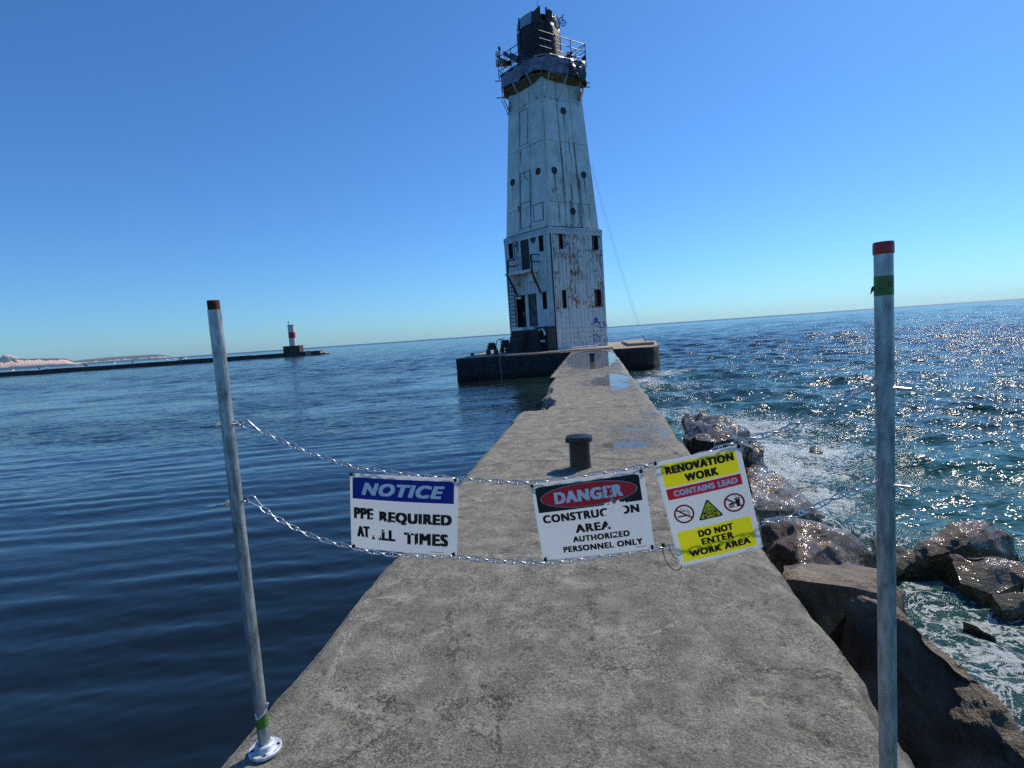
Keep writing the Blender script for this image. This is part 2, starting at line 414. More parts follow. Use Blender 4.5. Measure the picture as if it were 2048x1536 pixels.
MDARK = plain('dark_interior', (0.006, 0.006, 0.007), 0.9, 0, 0.2, 4, 0)
MDOOR = plain('black_door_paint', (0.014, 0.016, 0.022), 0.5, 0, 0.6, 5, 0.2)
MIRON = plain('black_iron', (0.012, 0.013, 0.017), 0.45, 0.2, 0.4, 12, 0.3)
MBOL = M('black_painted_bollard')
f = MBOL.noise(14, 6, 0.7); MBOL.set(Base_Color=MBOL.ramp(f, [(0.35, (0.006, 0.0055, 0.007)), (0.7, (0.016, 0.014, 0.017))]), Roughness=0.3, Normal=MBOL.bump(f, 0.5, 0.006)); MBOL = MBOL.mat
MWOOD = plain('plywood_deck', (0.20, 0.145, 0.075), 0.8, 0, 0.45, 3, 0.3)
MROPE = plain('pale_rope', (0.30, 0.30, 0.27), 0.8, 0, 0.2, 20, 0)

# ================================================================== THE SETTING
HAZE = 0.000022

# ------------------------------------------------------------------ water
FOAM = []   # (x, y, radius_x, radius_y, strength)
def foam_at(px, py, rx, ry, s): 
    p = G(px, py, WATER_Z); FOAM.append((p.x, p.y, rx, ry, s))
for a in [(1545, 930, 1.3, 2.2, 1.35), (1600, 905, 1.6, 2.2, 1.1), (1590, 985, 1.0, 1.4, 1.2), (1500, 855, 1.6, 2.6, 1.0), (1390, 835, .9, 3.0, .8), (1620, 850, 1.6, 2.2, .35),
          (1300, 765, .9, 3.0, 1.2), (1330, 745, 1.6, 2.5, .9), (1345, 790, 1.5, 2.0, .5), (1370, 770, 2.0, 2.0, .45), (1440, 780, 2.0, 1.6, .35),
          (1330, 825, .35, 1.8, .7), (1290, 760, .3, 4.0, .7),
          (1700, 1060, .7, .8, .65), (1640, 1010, .9, .9, .6), (1760, 1100, .7, .7, .7), (1860, 1080, .7, .6, .4),
          (1850, 1230, .6, .6, .7), (1930, 1310, .9, .7, .78), (2010, 1400, .8, .5, .72), (2080, 1260, 1.1, .7, .75), (1990, 1240, .9, .4, .8),
          (1840, 1160, .5, .4, .8), (2120, 1440, 1.0, .8, .55), (2150, 1150, 1.6, 1.2, .4), (1960, 1160, .6, .4, .5), (2080, 1360, .9, .5, .6), (1890, 1270, .5, .4, .8),
          (1930, 1480, .5, .35, .7), (1600, 790, 2.6, 1.5, .25), (1800, 860, 1.4, 1.2, .25), (1700, 960, 1.5, .8, .3), (1980, 960, 1.6, .8, .25)]:
    foam_at(*a)
# rings and spokes round the foot of the camera
rad = [0.0]
r = 1.2
while r < 90: rad.append(r); r *= 1.0062
while r < 2500: rad.append(r); r *= 1.0085
while r < 30000: rad.append(r); r *= 1.045
rad = np.array(rad)
fa = math.atan2(-0.1481, 0.9849)
th = np.concatenate([np.linspace(-math.pi, -1.0, 14)[:-1], np.linspace(-1.0, 0.98, 640), np.linspace(0.98, math.pi, 14)[1:]])
RR, TT = np.meshgrid(rad, th, indexing='ij')
X = RR * np.sin(TT + fa); Y = RR * np.cos(TT + fa)
cell = np.maximum(RR * 0.0062, 0.02); cell = np.where(RR > 90, RR * 0.0085, cell); cell = np.where(RR > 2500, RR * 0.045, cell)
left = sst(0.5, -1.0, X) * sst(60, 34, Y + X * 0.15)                # sheltered by the pier
left_far = sst(2, -4, X + (Y - 40) * 0.10)
calm = np.clip(np.maximum(left, 0.0), 0, 1)
rng = np.random.RandomState(3)
def waves(n, lmin, lmax, dir0, spread, slope, seed, sharp=0.0):
    rg = np.random.RandomState(seed); z = 0
    for i in range(n):
        lam = lmin * (lmax / lmin) ** rg.rand(); an = dir0 + spread * rg.randn()
        k = 2 * math.pi / lam; ph = rg.rand() * 6.283
        a = slope / k / math.sqrt(n)
        fade = np.clip((lam / (cell * 3.0)) - 0.6, 0, 1)
        warp = 0.35 * lam * vnoise(X / (lam * 2.4) + i * 7.1, Y / (lam * 2.4) + i * 3.3, seed + i)
        c = np.sin(k * (X * math.sin(an) + Y * math.cos(an) + warp) + ph)
        if sharp: c = (1 - sharp) * c + sharp * (1 - 2 * np.abs(np.sin(0.5 * (k * (X * math.sin(an) + Y * math.cos(an) + warp) + ph))))
        z = z + a * c * fade
    return z
Zc = waves(9, 0.5, 1.7, -0.30, 0.22, 0.060, 11) + waves(14, 0.18, 0.6, -0.25, 0.5, 0.045, 16) + waves(3, 2.5, 6, -0.1, 0.3, 0.02, 12)
chop_l = waves(12, 0.35, 1.6, -0.35, 0.45, 0.15, 13, 0.1)
Zr = waves(12, 1.4, 5.5, 0.25, 0.35, 0.22, 14, 0.15) + waves(34, 0.22, 1.3, 0.2, 0.75, 0.40, 15, 0.1)
Zr = Zr + 0.05 * fbm(X * 1.1, Y * 1.7, 3, 77) * sst(60, 30, RR)
def far_waves():
    z = 0
    for i, lam in enumerate([1.2, 1.7, 2.4, 3.4, 4.8, 6.8, 9.6, 14, 20]):
        wgt = sst(lam * 7, lam * 18, RR) * np.clip(lam / (cell * 3.2) - 0.5, 0, 1)
        for j in range(3):
            rg = np.random.RandomState(i * 5 + j); an = rg.uniform(-0.75, 0.75); l2 = lam * rg.uniform(.8, 1.25); k = 2 * math.pi / l2
            warp = 0.5 * l2 * vnoise(X / (l2 * 2) + i, Y / (l2 * 2) + j * 9, i + j)
            z = z + wgt * (0.070 if lam < 5 else 0.04) / k / 1.4 * np.sin(k * (X * math.sin(an) + Y * math.cos(an) + warp) + rg.rand() * 6)
    return z
Zf = far_waves()
gust = sst(7, 30, Y - X * 0.2) * (0.35 + 0.65 * sst(-0.2, 0.35, fbm(X / 9, Y / 5, 3, 5)))
Z = WATER_Z + calm * (Zc * (1 - 0.5 * gust) + chop_l * gust * 1.0) + (1 - calm) * (Zr * (1 - 0.35 * left_far)) + Zf * (1 - 0.5 * calm) * (1 - 0.45 * left_far) * sst(15, 60, RR)
foam = np.zeros_like(X)
for fx, fy, rx, ry, s in FOAM:
    foam = np.maximum(foam, s * np.exp(-(((X - fx) / rx) ** 2 + ((Y - fy) / ry) ** 2)))
crest = sst(0.10, 0.22, (Z - WATER_Z)) * (1 - calm) * sst(60, 20, RR) * 0.32
foam = np.maximum(foam * (0.75 + 0.5 * vnoise(X * 1.3, Y * 1.3, 9)), crest * (vnoise(X * .7, Y * .7, 4) > 0.55))
Z = Z + 0.05 * np.minimum(foam, 1) * fbm(X * 3.2, Y * 3.2, 3, 21) * (1 - calm) * sst(30, 15, RR)
shal = (1 - calm) * np.clip(0.30 + 0.5 * vnoise(X / 2.5, Y / 2.5, 3), 0, 1) * sst(60, 6, RR) + 0.15 * calm * sst(6, 0, np.abs(X + 1.5)) * sst(20, 30, Y)
calm_mat = calm * (1 - 0.62 * gust)
ruffle = np.where(calm > 0.02, 0.02 + 0.75 * calm * gust + 0.72 * (1 - calm), 0.75) * (0.75 - 0.25 * sst(60, 400, RR)) * (0.75 + 0.5 * vnoise(X / 14, Y / 8, 8))
grid_mesh('lake_water', X, Y, Z, MW, attrs={'ruffle': ruffle, 'rough': np.clip((1 - calm) * 0.085 + calm * (0.03 + 0.10 * gust) + 0.25 * sst(200, 2500, RR), 0, 0.45), 'foam': np.minimum(foam, 1.5), 'shallow': shal, 'calm': calm_mat})['kind'] = 'structure'

# ------------------------------------------------------------------ pier: four cast slabs
PUD = [(0.52, 7.85, .30, .42, .020), (0.25, 6.95, .26, .20, .022), (0.45, 7.05, .22, .18, .02), (0.86, 9.35, .10, .30, .014),
       (0.75, 15.6, .38, 1.9, .016), (0.15, 15.3, .45, 1.0, .010), (0.5, 25.5, .75, 5.0, .02), (-0.35, 27.0, .9, 5.5, .022), (0.3, 32.5, 1.2, 4.0, .022), (-.7, 33, .8, 4, .02)]
CRACKS = [([(-1.43, 5.95), (-1.0, 6.22), (-.55, 6.18), (-.1, 6.28), (.3, 6.10), (.55, 6.18), (1.0, 6.0)], 0.016, 0.02),
          ([(-1.43, 8.05), (-.9, 8.0), (-.2, 8.1), (.5, 7.55)], 0.008, 0.012),
          ([(-.55, 3.98), (-.3, 3.93), (0.0, 4.0), (.2, 3.94), (.45, 3.99)], 0.03, 0.022),
          ([(.55, 2.16), (.68, 2.12)], 0.010, 0.015), ([(.62, 2.0), (.70, 1.95), (.72, 1.90)], 0.008, 0.012),
          ([(.83, 6.4), (.95, 6.0)], 0.012, 0.012)]
def seg_dist(X, Y, pts):
    d = np.full(X.shape, 9.0)
    for (ax, ay), (bx, by) in zip(pts[:-1], pts[1:]):
        vx, vy = bx - ax, by - ay
        t = np.clip(((X - ax) * vx + (Y - ay) * vy) / (vx * vx + vy * vy), 0, 1)
        d = np.minimum(d, np.hypot(X - ax - t * vx, Y - ay - t * vy))
    return d
def slab(y0, y1, xl, xr, nx, ny, zt, parent, mat, chips, seed, growth=1.0):
    t = np.linspace(0, 1, ny)
    ys = y0 + (y1 - y0) * ((growth ** t - 1) / (growth - 1) if growth != 1 else t)
    u = np.linspace(0, 1, nx)
    Yg = np.repeat(ys[:, None], nx, 1)
    jl = 0.018 * fbm(ys * 2.1, ys * 0 + 1, 4, seed) ; jr = 0.03 * fbm(ys * 1.7, ys * 0 + 5, 4, seed + 1)
    XL = xl[0] + (xl[1] - xl[0]) * t + jl; XR = xr[0] + (xr[1] - xr[0]) * t + jr
    Xg = XL[:, None] + (XR - XL)[:, None] * u[None, :]
    dl = Xg - XL[:, None]; dr = XR[:, None] - Xg; de = np.minimum(dl, dr)
    Zg = zt + 0.010 * fbm(Xg * 1.1, Yg * 1.1, 3, 31) + 0.0035 * fbm(Xg * 7, Yg * 7, 4, 32)
    Zg += 0.0022 * fbm(Xg * 32, Yg * 32, 3, 33) * sst(16, 5, Yg)
    # worn arris on both edges, rough spalled band along the right one
    en = 0.5 + 0.5 * fbm(Xg * 3, Yg * 3, 4, 41)
    Zg -= 0.035 * np.exp(-(dl / 0.03) ** 2) * (0.3 + en) + 0.05 * np.exp(-(dr / (0.035 + 0.06 * en)) ** 2) * (0.4 + en)
    rough_r = sst(0.30, 0.06, dr) * sst(0.35, 0.65, 0.5 + 0.5 * fbm(Xg * 1.2, Yg * .9, 3, 44))
    Zg -= rough_r * (0.008 + 0.020 * np.abs(fbm(Xg * 14, Yg * 14, 3, 45)))
    pit = vnoise(Xg * 13, Yg * 13, 51); Zg -= 0.016 * sst(0.93, 0.975, pit); Zg -= 0.012 * sst(0.94, 0.98, vnoise(Xg * 31, Yg * 31, 52))
    for pts, wd, dp in CRACKS:
        jx = 0.03 * fbm(Xg * 9, Yg * 9, 3, 61); d = seg_dist(Xg + jx, Yg + 0.02 * fbm(Xg * 14, Yg * 14, 3, 62), pts)
        Zg -= dp * np.exp(-(d / wd) ** 2) * (0.5 + vnoise(Xg * 5, Yg * 5, 63))
    wet = np.zeros_like(Xg)
    for px_, py_, rx, ry, dp in PUD:
        q = np.exp(-(((Xg - px_) / rx) ** 2 + ((Yg - py_) / ry) ** 2) * 0.9)
        Zg -= dp * q; wet = np.maximum(wet, 1.5 * np.exp(-(((Xg - px_) / rx) ** 2 + ((Yg - py_) / ry) ** 2) * 0.2))
    Zg += (0.014 * fbm(Xg * 2.2, Yg * 1.5, 3, 74) + 0.012 * fbm(Xg * 6, Yg * 4, 4, 72) + 0.004 * fbm(Xg * 19, Yg * 12, 3, 73)) * (wet > 0.01) * sst(0.0, 0.3, wet)
    wet = np.clip(wet + 0.5 * fbm(Xg * 2.5, Yg * 1.6, 4, 71) * (wet > 0.05) - 0.18, 0, 1)
    for cx, cy, rx, ry, dp in chips:
        q = 1 - ((Xg - cx) / rx) ** 2 - ((Yg - cy) / ry) ** 2 + 0.35 * fbm(Xg * 5, Yg * 5, 4, 81)
        Zg -= dp * sst(0, 0.8, q) * (1 + 0.4 * fbm(Xg * 8, Yg * 8, 3, 82)); wet = np.maximum(wet, 0.75 * sst(0.1, 0.8, q))
    # joints at both ends
    de_ = np.minimum(Yg - y0, y1 - Yg); Zg -= 0.03 * np.exp(-(de_ / 0.03) ** 2) * (0.4 + en)
    # skirts
    o = grid_mesh('concrete_slab', Xg, Yg, Zg, mat, parent, attrs={'wet': wet})
    def wall(xe, ye, ze, name, flip):
        hs = [0.0, -0.04, -0.15, -0.35, -0.6, -0.9, -1.2, -1.5, -1.9, -2.6]
        n = len(ye); W = np.zeros((n, len(hs))); A = W.copy(); C = W.copy()
        for k, h in enumerate(hs):
            bulge = 0.03 * fbm(ye * 1.5, ye * 0 + h * 2, 3, seed + 9) if k else 0
            A[:, k] = xe + (0 if k == 0 else flip * (0.012 + bulge)); C[:, k] = ze if k == 0 else np.minimum(ze, 0) + h; W[:, k] = ye
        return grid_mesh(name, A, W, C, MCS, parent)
    wall(Xg[:, 0], ys, Zg[:, 0], 'side_wall', -1); wall(Xg[:, -1], ys, Zg[:, -1], 'side_wall', 1)
    e = B()
    for yy, row, s in ((y0, 0, 1), (y1, -1, -1)):
        for k in range(nx - 1):
            a = (Xg[row, k], yy, Zg[row, k]); b = (Xg[row, k + 1], yy, Zg[row, k + 1])
            e.quad(Vector(a), Vector(b), Vector((b[0], yy, -1.0)), Vector((a[0], yy, -1.0)))
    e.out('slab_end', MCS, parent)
pier = thing('concrete_pier', 'long narrow weathered concrete pier leading to the white tower', 'pier', (0, 0, 0)); pier['kind'] = 'structure'; del pier['category']
slab(-1.6, 10.32, (-1.42, -1.42), (0.965, 1.06), 220, 800, 0.0, pier, MC, [(1.02, 2.05, .10, .30, .05), (-1.45, 4.9, .10, .30, .06), (-1.45, 8.9, .10, .4, .05), (1.08, 7.4, .10, .3, .05)], 1, 2.6)
slab(10.40, 17.9, (-1.20, -1.27), (1.06, 1.09), 120, 240, -0.015, pier, MC, [(-1.25, 11.3, .42, 1.5, .30), (-1.25, 13.6, .22, 1.1, .14)], 3, 1.6)
slab(18.0, 37.2, (-1.45, -1.5), (1.09, 1.2), 90, 260, -0.012, pier, MC, [(1.1, 18.6, .25, .6, .05)], 4, 1.7)

m = M('puddle_water'); m.nt.nodes.remove(m.p)
gl = m.n('ShaderNodeBsdfGlossy'); gl.inputs['Roughness'].default_value = 0.02; tr = m.n('ShaderNodeBsdfTransparent'); fr = m.n('ShaderNodeFresnel'); fr.inputs[0].default_value = 1.33
mx = m.n('ShaderNodeMixShader'); m.l(fr.outputs[0], mx.inputs[0]); m.l(tr.outputs[0], mx.inputs[1]); m.l(gl.outputs[0], mx.inputs[2]); m.l(mx.outputs[0], m.o.inputs[0])
m.l(m.bump(m.noise(3.0, 2, 0.5, stretch=(1, 2, 1)), 0.10, 0.02), gl.inputs['Normal']); MPUD = m.mat
def puddle(cx, cy, rx, ry, z, label):
    n = 40; vs = [(cx, cy, z)] + [(cx + rx * math.cos(2 * math.pi * k / n) * (1 + .12 * math.sin(3 * k)), cy + ry * math.sin(2 * math.pi * k / n), z) for k in range(n)]
    o = mk('puddle', vs, [(0, 1 + k, 1 + (k + 1) % n) for k in range(n)], MPUD); o['kind'] = 'structure'
puddle(0.45, 7.6, .47, 1.15, -0.012, ''); puddle(0.86, 9.35, .14, .35, -0.012, ''); puddle(0.42, 15.5, .54, 2.3, -0.021, '')
puddle(-0.13, 28.9, 1.22, 8.6, -0.0165, '')

# ------------------------------------------------------------------ tower platform
plat = thing('concrete_platform', 'massive dark concrete platform that carries the white tower', 'platform', (0, 37, 0)); plat['kind'] = 'structure'; del plat['category']
out = [(-9.3, 37.05), (3.2, 37.05), (3.75, 37.25), (4.25, 38.2), (4.5, 40), (5.3, 48.5), (3.5, 54), (-9.5, 54)]
def dens(poly, step):
    r_ = []
    for a, b in zip(poly, poly[1:] + poly[:1]):
        n = max(1, int(math.dist(a, b) / step))
        r_ += [(a[0] + (b[0] - a[0]) * k / n, a[1] + (b[1] - a[1]) * k / n) for k in range(n)]
    return r_
po = dens(out, 0.4); n = len(po)
arr = np.array(po)
hs = [0.0, -0.03, -0.10, -0.5, -0.85, -1.1, -1.35, -2.5]
cen = arr.mean(0); vs = []; fs = []
for k, h in enumerate(hs):
    off = [-0.10, -0.02, 0.0, 0.0, -0.01, 0.03, 0.05, 0.05][k]
    d = arr - cen; d = d / np.linalg.norm(d, axis=1)[:, None]
    nz = 0.05 * fbm(arr[:, 0] * 1.3 + h, arr[:, 1] * 1.3 + h * 2, 3, 6)
    q = arr + d * (off + nz)[:, None]
    top = 0.012 * fbm(arr[:, 0] * 2, arr[:, 1] * 2, 3, 7) if k == 0 else 0 * arr[:, 0]
    vs += [(q[i, 0], q[i, 1], h + top[i]) for i in range(n)]
for k in range(len(hs) - 1):
    for i in range(n): fs.append((k * n + i, k * n + (i + 1) % n, (k + 1) * n + (i + 1) % n, (k + 1) * n + i))
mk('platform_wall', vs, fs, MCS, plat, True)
tb = B(); tb.v = [Vector(v) for v in vs[:n]]; tb.f = [tuple(range(n))]; tb.m = [0]
MCT = concrete('platform_top_concrete', (0.16, 0.14, 0.11), (0.30, 0.265, 0.21), (0.42, 0.37, 0.30), False)
tb.out('platform_top', MCT, plat)
lip = B()
lip.box((-0.9, 37.9, 0.05), 4.4, 0.5, 0.09); lip.box((-4.5, 37.4, 0.03), 4.5, 0.35, 0.06)
lip.box((3.3, 44.5, 0.10), 1.8, 9, 0.2); lip.out('raised_kerb', MCT, plat, bevel=0.03)

# ------------------------------------------------------------------ far breakwater with its light
wl = [G(-60, 757, WATER_Z), G(600, 711.5, WATER_Z)]
a0 = D(-260, 766, 212); a1 = D(612, 706, 212)
A = Vector((a0.x, a0.y, 0)); Bp = Vector((a1.x, a1.y, 0)); dr = (Bp - A).normalized(); nn = Vector((-dr.y, dr.x, 0))
bw = thing('far_breakwater', 'long low dark breakwater across the water on the left', 'breakwater', A); bw['kind'] = 'structure'; del bw['category']
b = B(); L = (Bp - A).length; k = 0; x = 0.0
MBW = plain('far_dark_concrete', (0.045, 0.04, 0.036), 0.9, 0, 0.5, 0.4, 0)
while x < L:
    ln = random.uniform(7, 12); h = 0.12 + random.uniform(-.12, .12)
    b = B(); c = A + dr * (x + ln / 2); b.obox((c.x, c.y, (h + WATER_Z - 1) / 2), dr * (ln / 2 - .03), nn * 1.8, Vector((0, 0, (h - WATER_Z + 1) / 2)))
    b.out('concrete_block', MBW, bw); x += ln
MBL = plain('pale_rubble', (0.28, 0.25, 0.20), 0.9, 0, 0.4, 0.6, 0.4)
b = B()
for i in range(5):
    c = Bp + dr * (1.5 + i * 1.7); hh = 1.75 - i * 0.33
    b.obox((c.x, c.y, WATER_Z + hh / 2 - .3), dr * 1.1, nn * (1.9 - .15 * i), Vector((0, 0, hh / 2 + .3)))
b.out('sloping_tip', MBL, bw, bevel=0.1)
fl = D(587, 700, 212); fx, fy = fl.x, fl.y
far = thing('breakwater_light', 'small white light column with a red band at the end of the far breakwater', 'light tower', (fx, fy, 0.1))
zb = zat(fx, fy, 691.5); ztop = zat(fx, fy, 649.5)
B().obox((fx, fy, zb / 2), dr * 3.1, nn * 2.0, Vector((0, 0, zb / 2))).out('square_base', MBW, far, bevel=0.08)
MWC = plain('white_column_paint', (0.62, 0.62, 0.60), 0.5, 0, 0.12, 1, 0); MRC = plain('red_band_paint', (0.42, 0.02, 0.05), 0.5, 0, 0.1, 1, 0)
H3 = ztop - zb
B().lathe((fx, fy, zb), [(1.25, 0), (1.25, H3 * .36)], 20).out('white_column', MWC, far, auto=40)
B().lathe((fx, fy, zb), [(1.27, H3 * .36), (1.27, H3 * .64)], 20).out('red_band', MRC, far, auto=40)
B().lathe((fx, fy, zb), [(1.25, H3 * .64), (1.25, H3 * .98), (1.35, H3 * .98), (1.35, H3)], 20).out('white_column', MWC, far, auto=40)
B().tube([(fx - .9, fy, ztop), (fx - .9, fy, ztop + 1.3)], .09, 6).lathe((fx - .9, fy, ztop + .9), [(.1, 0), (.25, .1), (.25, .35), (.1, .45)], 8).out('lantern_mast', MIRON, far)

# gulls and cormorants
MGU = plain('white_feathers', (0.7, 0.7, 0.7), 0.8, 0, 0.05, 5, 0); MCO = plain('black_feathers', (0.01, 0.01, 0.012), 0.7, 0, 0.2, 5, 0)
def bird(c, mat, scale, yaw, upright=False):
    bm = bmesh.new(); bmesh.ops.create_icosphere(bm, subdivisions=2, radius=1)
    for v in bm.verts:
        x, y, z = v.co; taper = 1 - 0.5 * max(0, -x); v.co = Vector((x * .26 - (.1 if x < 0 else 0) * (-x), y * .10 * taper, z * .11 * taper + (.05 * x if upright else 0.02 * x)))
    r2 = bmesh.ops.create_icosphere(bm, subdivisions=1, radius=.065)
    for v in r2['verts']: v.co = v.co + Vector((.25, 0, .17))
    r3 = bmesh.ops.create_cone(bm, segments=6, radius1=.055, radius2=.045, depth=.2, cap_ends=True)
    for v in r3['verts']: v.co = v.co + Vector((.22, 0, .09))
    r4 = bmesh.ops.create_cone(bm, segments=5, radius1=.02, radius2=.002, depth=.09, cap_ends=True)
    for v in r4['verts']: v.co = Vector((v.co.z + .35, v.co.y, v.co.x + .16))
    for sy in (-.04, .04):
        r5 = bmesh.ops.create_cone(bm, segments=5, radius1=.012, radius2=.012, depth=.16, cap_ends=True)
        for v in r5['verts']: v.co = v.co + Vector((.02, sy, -.16))
    me = bpy.data.meshes.new('bird'); bm.to_mesh(me); bm.free(); me.materials.append(mat); me.polygons.foreach_set('use_smooth', [True] * len(me.polygons))
    o = bpy.data.objects.new('gull' if mat is MGU else 'cormorant', me); COL.objects.link(o); o.location = c; o.scale = (scale,) * 3; o.rotation_euler = (0, 0, yaw); return o
ZT = 0.14
for i, px in enumerate([26, 95, 156, 231, 337, 352, 374, 455, 500]):
    t = (HIT(px, 740, A, nn) - A).dot(dr); p = A + dr * t
    g_ = bird(Vector((p.x, p.y, ZT + .45)), MGU, 2.2, random.uniform(0, 6))
    tag(g_, 'white gull perched on top of the far breakwater', 'gull', 'gulls along the far breakwater')
for i, px in enumerate([79, 173, 267, 364]):
    t = (HIT(px, 740, A, nn) - A).dot(dr); p = A + dr * t
    g_ = bird(Vector((p.x, p.y, ZT + .5)), MCO, 2.6, random.uniform(0, 6), True)
    tag(g_, 'black cormorant standing on top of the far breakwater', 'cormorant', 'cormorants along the far breakwater')

# ------------------------------------------------------------------ far shore
def shore(name, outline, dep, mats, seed, thick, sand_top):
    """outline: (px, height in m) from left to right"""
    xs = np.array([o[0] for o in outline]); hs_ = np.array([o[1] for o in outline])
    n = 260; px = np.linspace(xs[0], xs[-1], n); h = np.interp(px, xs, hs_) * (1 + .03 * fbm(px / 6, px * 0, 4, seed))
    m_ = 26; Xg = np.zeros((n, m_)); Yg = Xg.copy(); Zg = Xg.copy()
    for i in range(n):
        hy = 667 - .0695 * (px[i] - 1024); dd = ray(px[i], hy); dd.z = 0
        for j in range(m_):
            s = j / (m_ - 1)
            gull = 1 + 0.10 * float(h[i] / 100) * math.sin(px[i] * 0.9 + s * 4) 
            dist = dep + thick * (s ** 1.6) * gull
            Xg[i, j] = dd.x * dist; Yg[i, j] = dd.y * dist
            prof = min(1.0, (s / .62)) ** 0.8
            Zg[i, j] = WATER_Z + 0.5 + h[i] * prof
    Zg += (h[:, None] * 0.05) * fbm(Xg / 60, Yg / 60, 4, seed)
    steep = Zg / np.maximum(h[:, None], 1)
    patch = 0.5 + 0.5 * fbm((px[:, None] - steep * -14) / 7.0 + 0 * Xg, steep * 1.6, 4, seed + 3)
    sand = sst(sand_top + 0.14, sand_top - .12, steep - 0.75 * (patch - 0.5))
    o = grid_mesh(name, Xg, Yg, Zg, mats, attrs={'sand': sand}); o['kind'] = 'structure'; return o
m = M('dune_and_forest'); sa = m.attr('sand')
c = m.mix(m.smooth(sa, 0.35, 0.65), (0.045, 0.065, 0.05), (0.62, 0.46, 0.37)); m.set(Base_Color=c, Roughness=0.95); MDU = m.mat
shore('dune_bluffs', [(-420, 70), (-200, 80), (-60, 76), (0, 76), (31, 90), (68, 79), (100, 69), (133, 58), (146, 30), (158, 6), (165, 0)], 5000, MDU, 5, 520, 0.72)
shore('distant_headland', [(120, 30), (150, 62), (168, 76), (225, 86), (270, 86), (308, 82), (324, 66), (336, 34), (345, 8), (352, 0)], 11000, MDU, 8, 900, 0.25)
# cloud low over the bluffs
bm = bmesh.new(); cc = D(14, 718, 17500)
for dx, dz, rr_ in ((-260, -20, 150), (-120, 10, 150), (0, 60, 170), (120, 20, 150), (240, -30, 120), (360, -70, 80), (60, -40, 180), (-400, -60, 150)):
    r_ = bmesh.ops.create_icosphere(bm, subdivisions=3, radius=rr_)
    for v in r_['verts']: v.co = v.co + Vector((dx, 0, dz)) + v.normal * 0
co = np.array([v.co[:] for v in bm.verts]); nzz = fbm(co[:, 0] / 60, co[:, 2] / 60 + co[:, 1] / 90, 4, 3)
for v, q in zip(bm.verts, nzz): v.co = v.co * (1 + .08 * float(q))
me = bpy.data.meshes.new('cloud'); bm.to_mesh(me); bm.free(); me.polygons.foreach_set('use_smooth', [True] * len(me.polygons))
me.materials.append(plain('cloud_white', (0.42, 0.38, 0.40), 1.0, 0, 0.03, 1, 0)); o = bpy.data.objects.new('cloud', me); COL.objects.link(o); o.location = cc; o.rotation_euler = (0, 0, 0.7); o.scale = (.8, .8, .62); o['kind'] = 'structure'

# ------------------------------------------------------------------ boulders
def boulder(label, pts, mat=MR, back=(0.5, 0.8), seed=1, amp=0.05, depth=-2.0, cuts=5, extra=(), fac=0.10):
    """pts: (px, py, z) seen on the outline and ridges; the hull goes down under the water behind and below them"""
    P = [G(px, py, z) for px, py, z in pts]
    Q = list(P)
    for p in P:
        Q.append(Vector((p.x + back[0], p.y + back[1], depth)))
        Q.append(Vector((p.x + back[0] * .1, p.y + back[1] * .1, depth)))
    Q += [Vector(e) for e in extra]
    c = sum(Q, Vector()) / len(Q)
    bm = bmesh.new()
    for q in Q: bm.verts.new(q - c)
    bmesh.ops.convex_hull(bm, input=bm.verts)
    bmesh.ops.delete(bm, geom=[v for v in bm.verts if not v.link_faces], context='VERTS')
    bmesh.ops.triangulate(bm, faces=bm.faces)
    ln = 0.28
    for it in range(7):
        es = [e for e in bm.edges if e.calc_length() > ln]
        if not es: break
        bmesh.ops.subdivide_edges(bm, edges=es, cuts=1); bmesh.ops.triangulate(bm, faces=[f for f in bm.faces if len(f.verts) > 3])
    bmesh.ops.smooth_vert(bm, verts=bm.verts, factor=fac, use_axis_x=True, use_axis_y=True, use_axis_z=True)
    for _ in range(3 if len(bm.verts) < 900 else 2):
        bmesh.ops.subdivide_edges(bm, edges=bm.edges, cuts=1, use_grid_fill=True); 
        bmesh.ops.triangulate(bm, faces=[f for f in bm.faces if len(f.verts) > 3])
    bm.normal_update()
    co = np.array([v.co[:] for v in bm.verts]); no = np.array([v.normal[:] for v in bm.verts])
    x, y, z = co.T
    n1 = fbm(x * 1.6 + z * .9, y * 1.6 - z * 1.1, 4, seed)
    rg_ = np.random.RandomState(seed * 7 + 1); d = amp * n1 * 0.9
    for k in range(16):                   # chipped flat facets: random planes cut steps into the surface
        dv = rg_.randn(3); dv /= np.linalg.norm(dv); s_ = co @ dv * rg_.uniform(1.5, 4.5) + rg_.rand()
        saw = np.abs(((s_ * .8 + 0.30 * fbm(x * 2.2 + z + k, y * 2.2 - z, 3, seed + k)) % 1) - .5) * 2
        msk = sst(0.45, 0.75, vnoise(x * 1.8 + k * 3.1 + z, y * 1.8 + z * 1.3, seed + 40 + k))
        d = d + amp * 0.62 * (saw - 0.5) * msk
    d = d + 0.010 * fbm(x * 13 + z * 7, y * 13 - z * 6, 4, seed + 8)
    for v, q, nn_ in zip(bm.verts, d, no): v.co = v.co + Vector(nn_) * float(q)
    me = bpy.data.meshes.new('boulder'); bm.to_mesh(me); bm.free(); me.materials.append(mat)
    me.polygons.foreach_set('use_smooth', [True] * len(me.polygons))
    try: me.set_sharp_from_angle(angle=math.radians(26))
    except Exception: pass
    o = bpy.data.objects.new('boulder', me); COL.objects.link(o); o.location = c
    return tag(o, label, 'boulder', 'boulders beside the pier')
boulder('blackish angular wet boulder against the pier behind the yellow sign', [(1372, 826, -.25), (1400, 823, -.2), (1445, 832, -.22), (1490, 850, -.35), (1505, 885, -.6), (1530, 915, -.85), (1368, 880, -.45), (1420, 880, -.3), (1470, 880, -.4), (1515, 935, -1.3), (1375, 905, -.8)], MRD, (.3, .9), 2, .07)
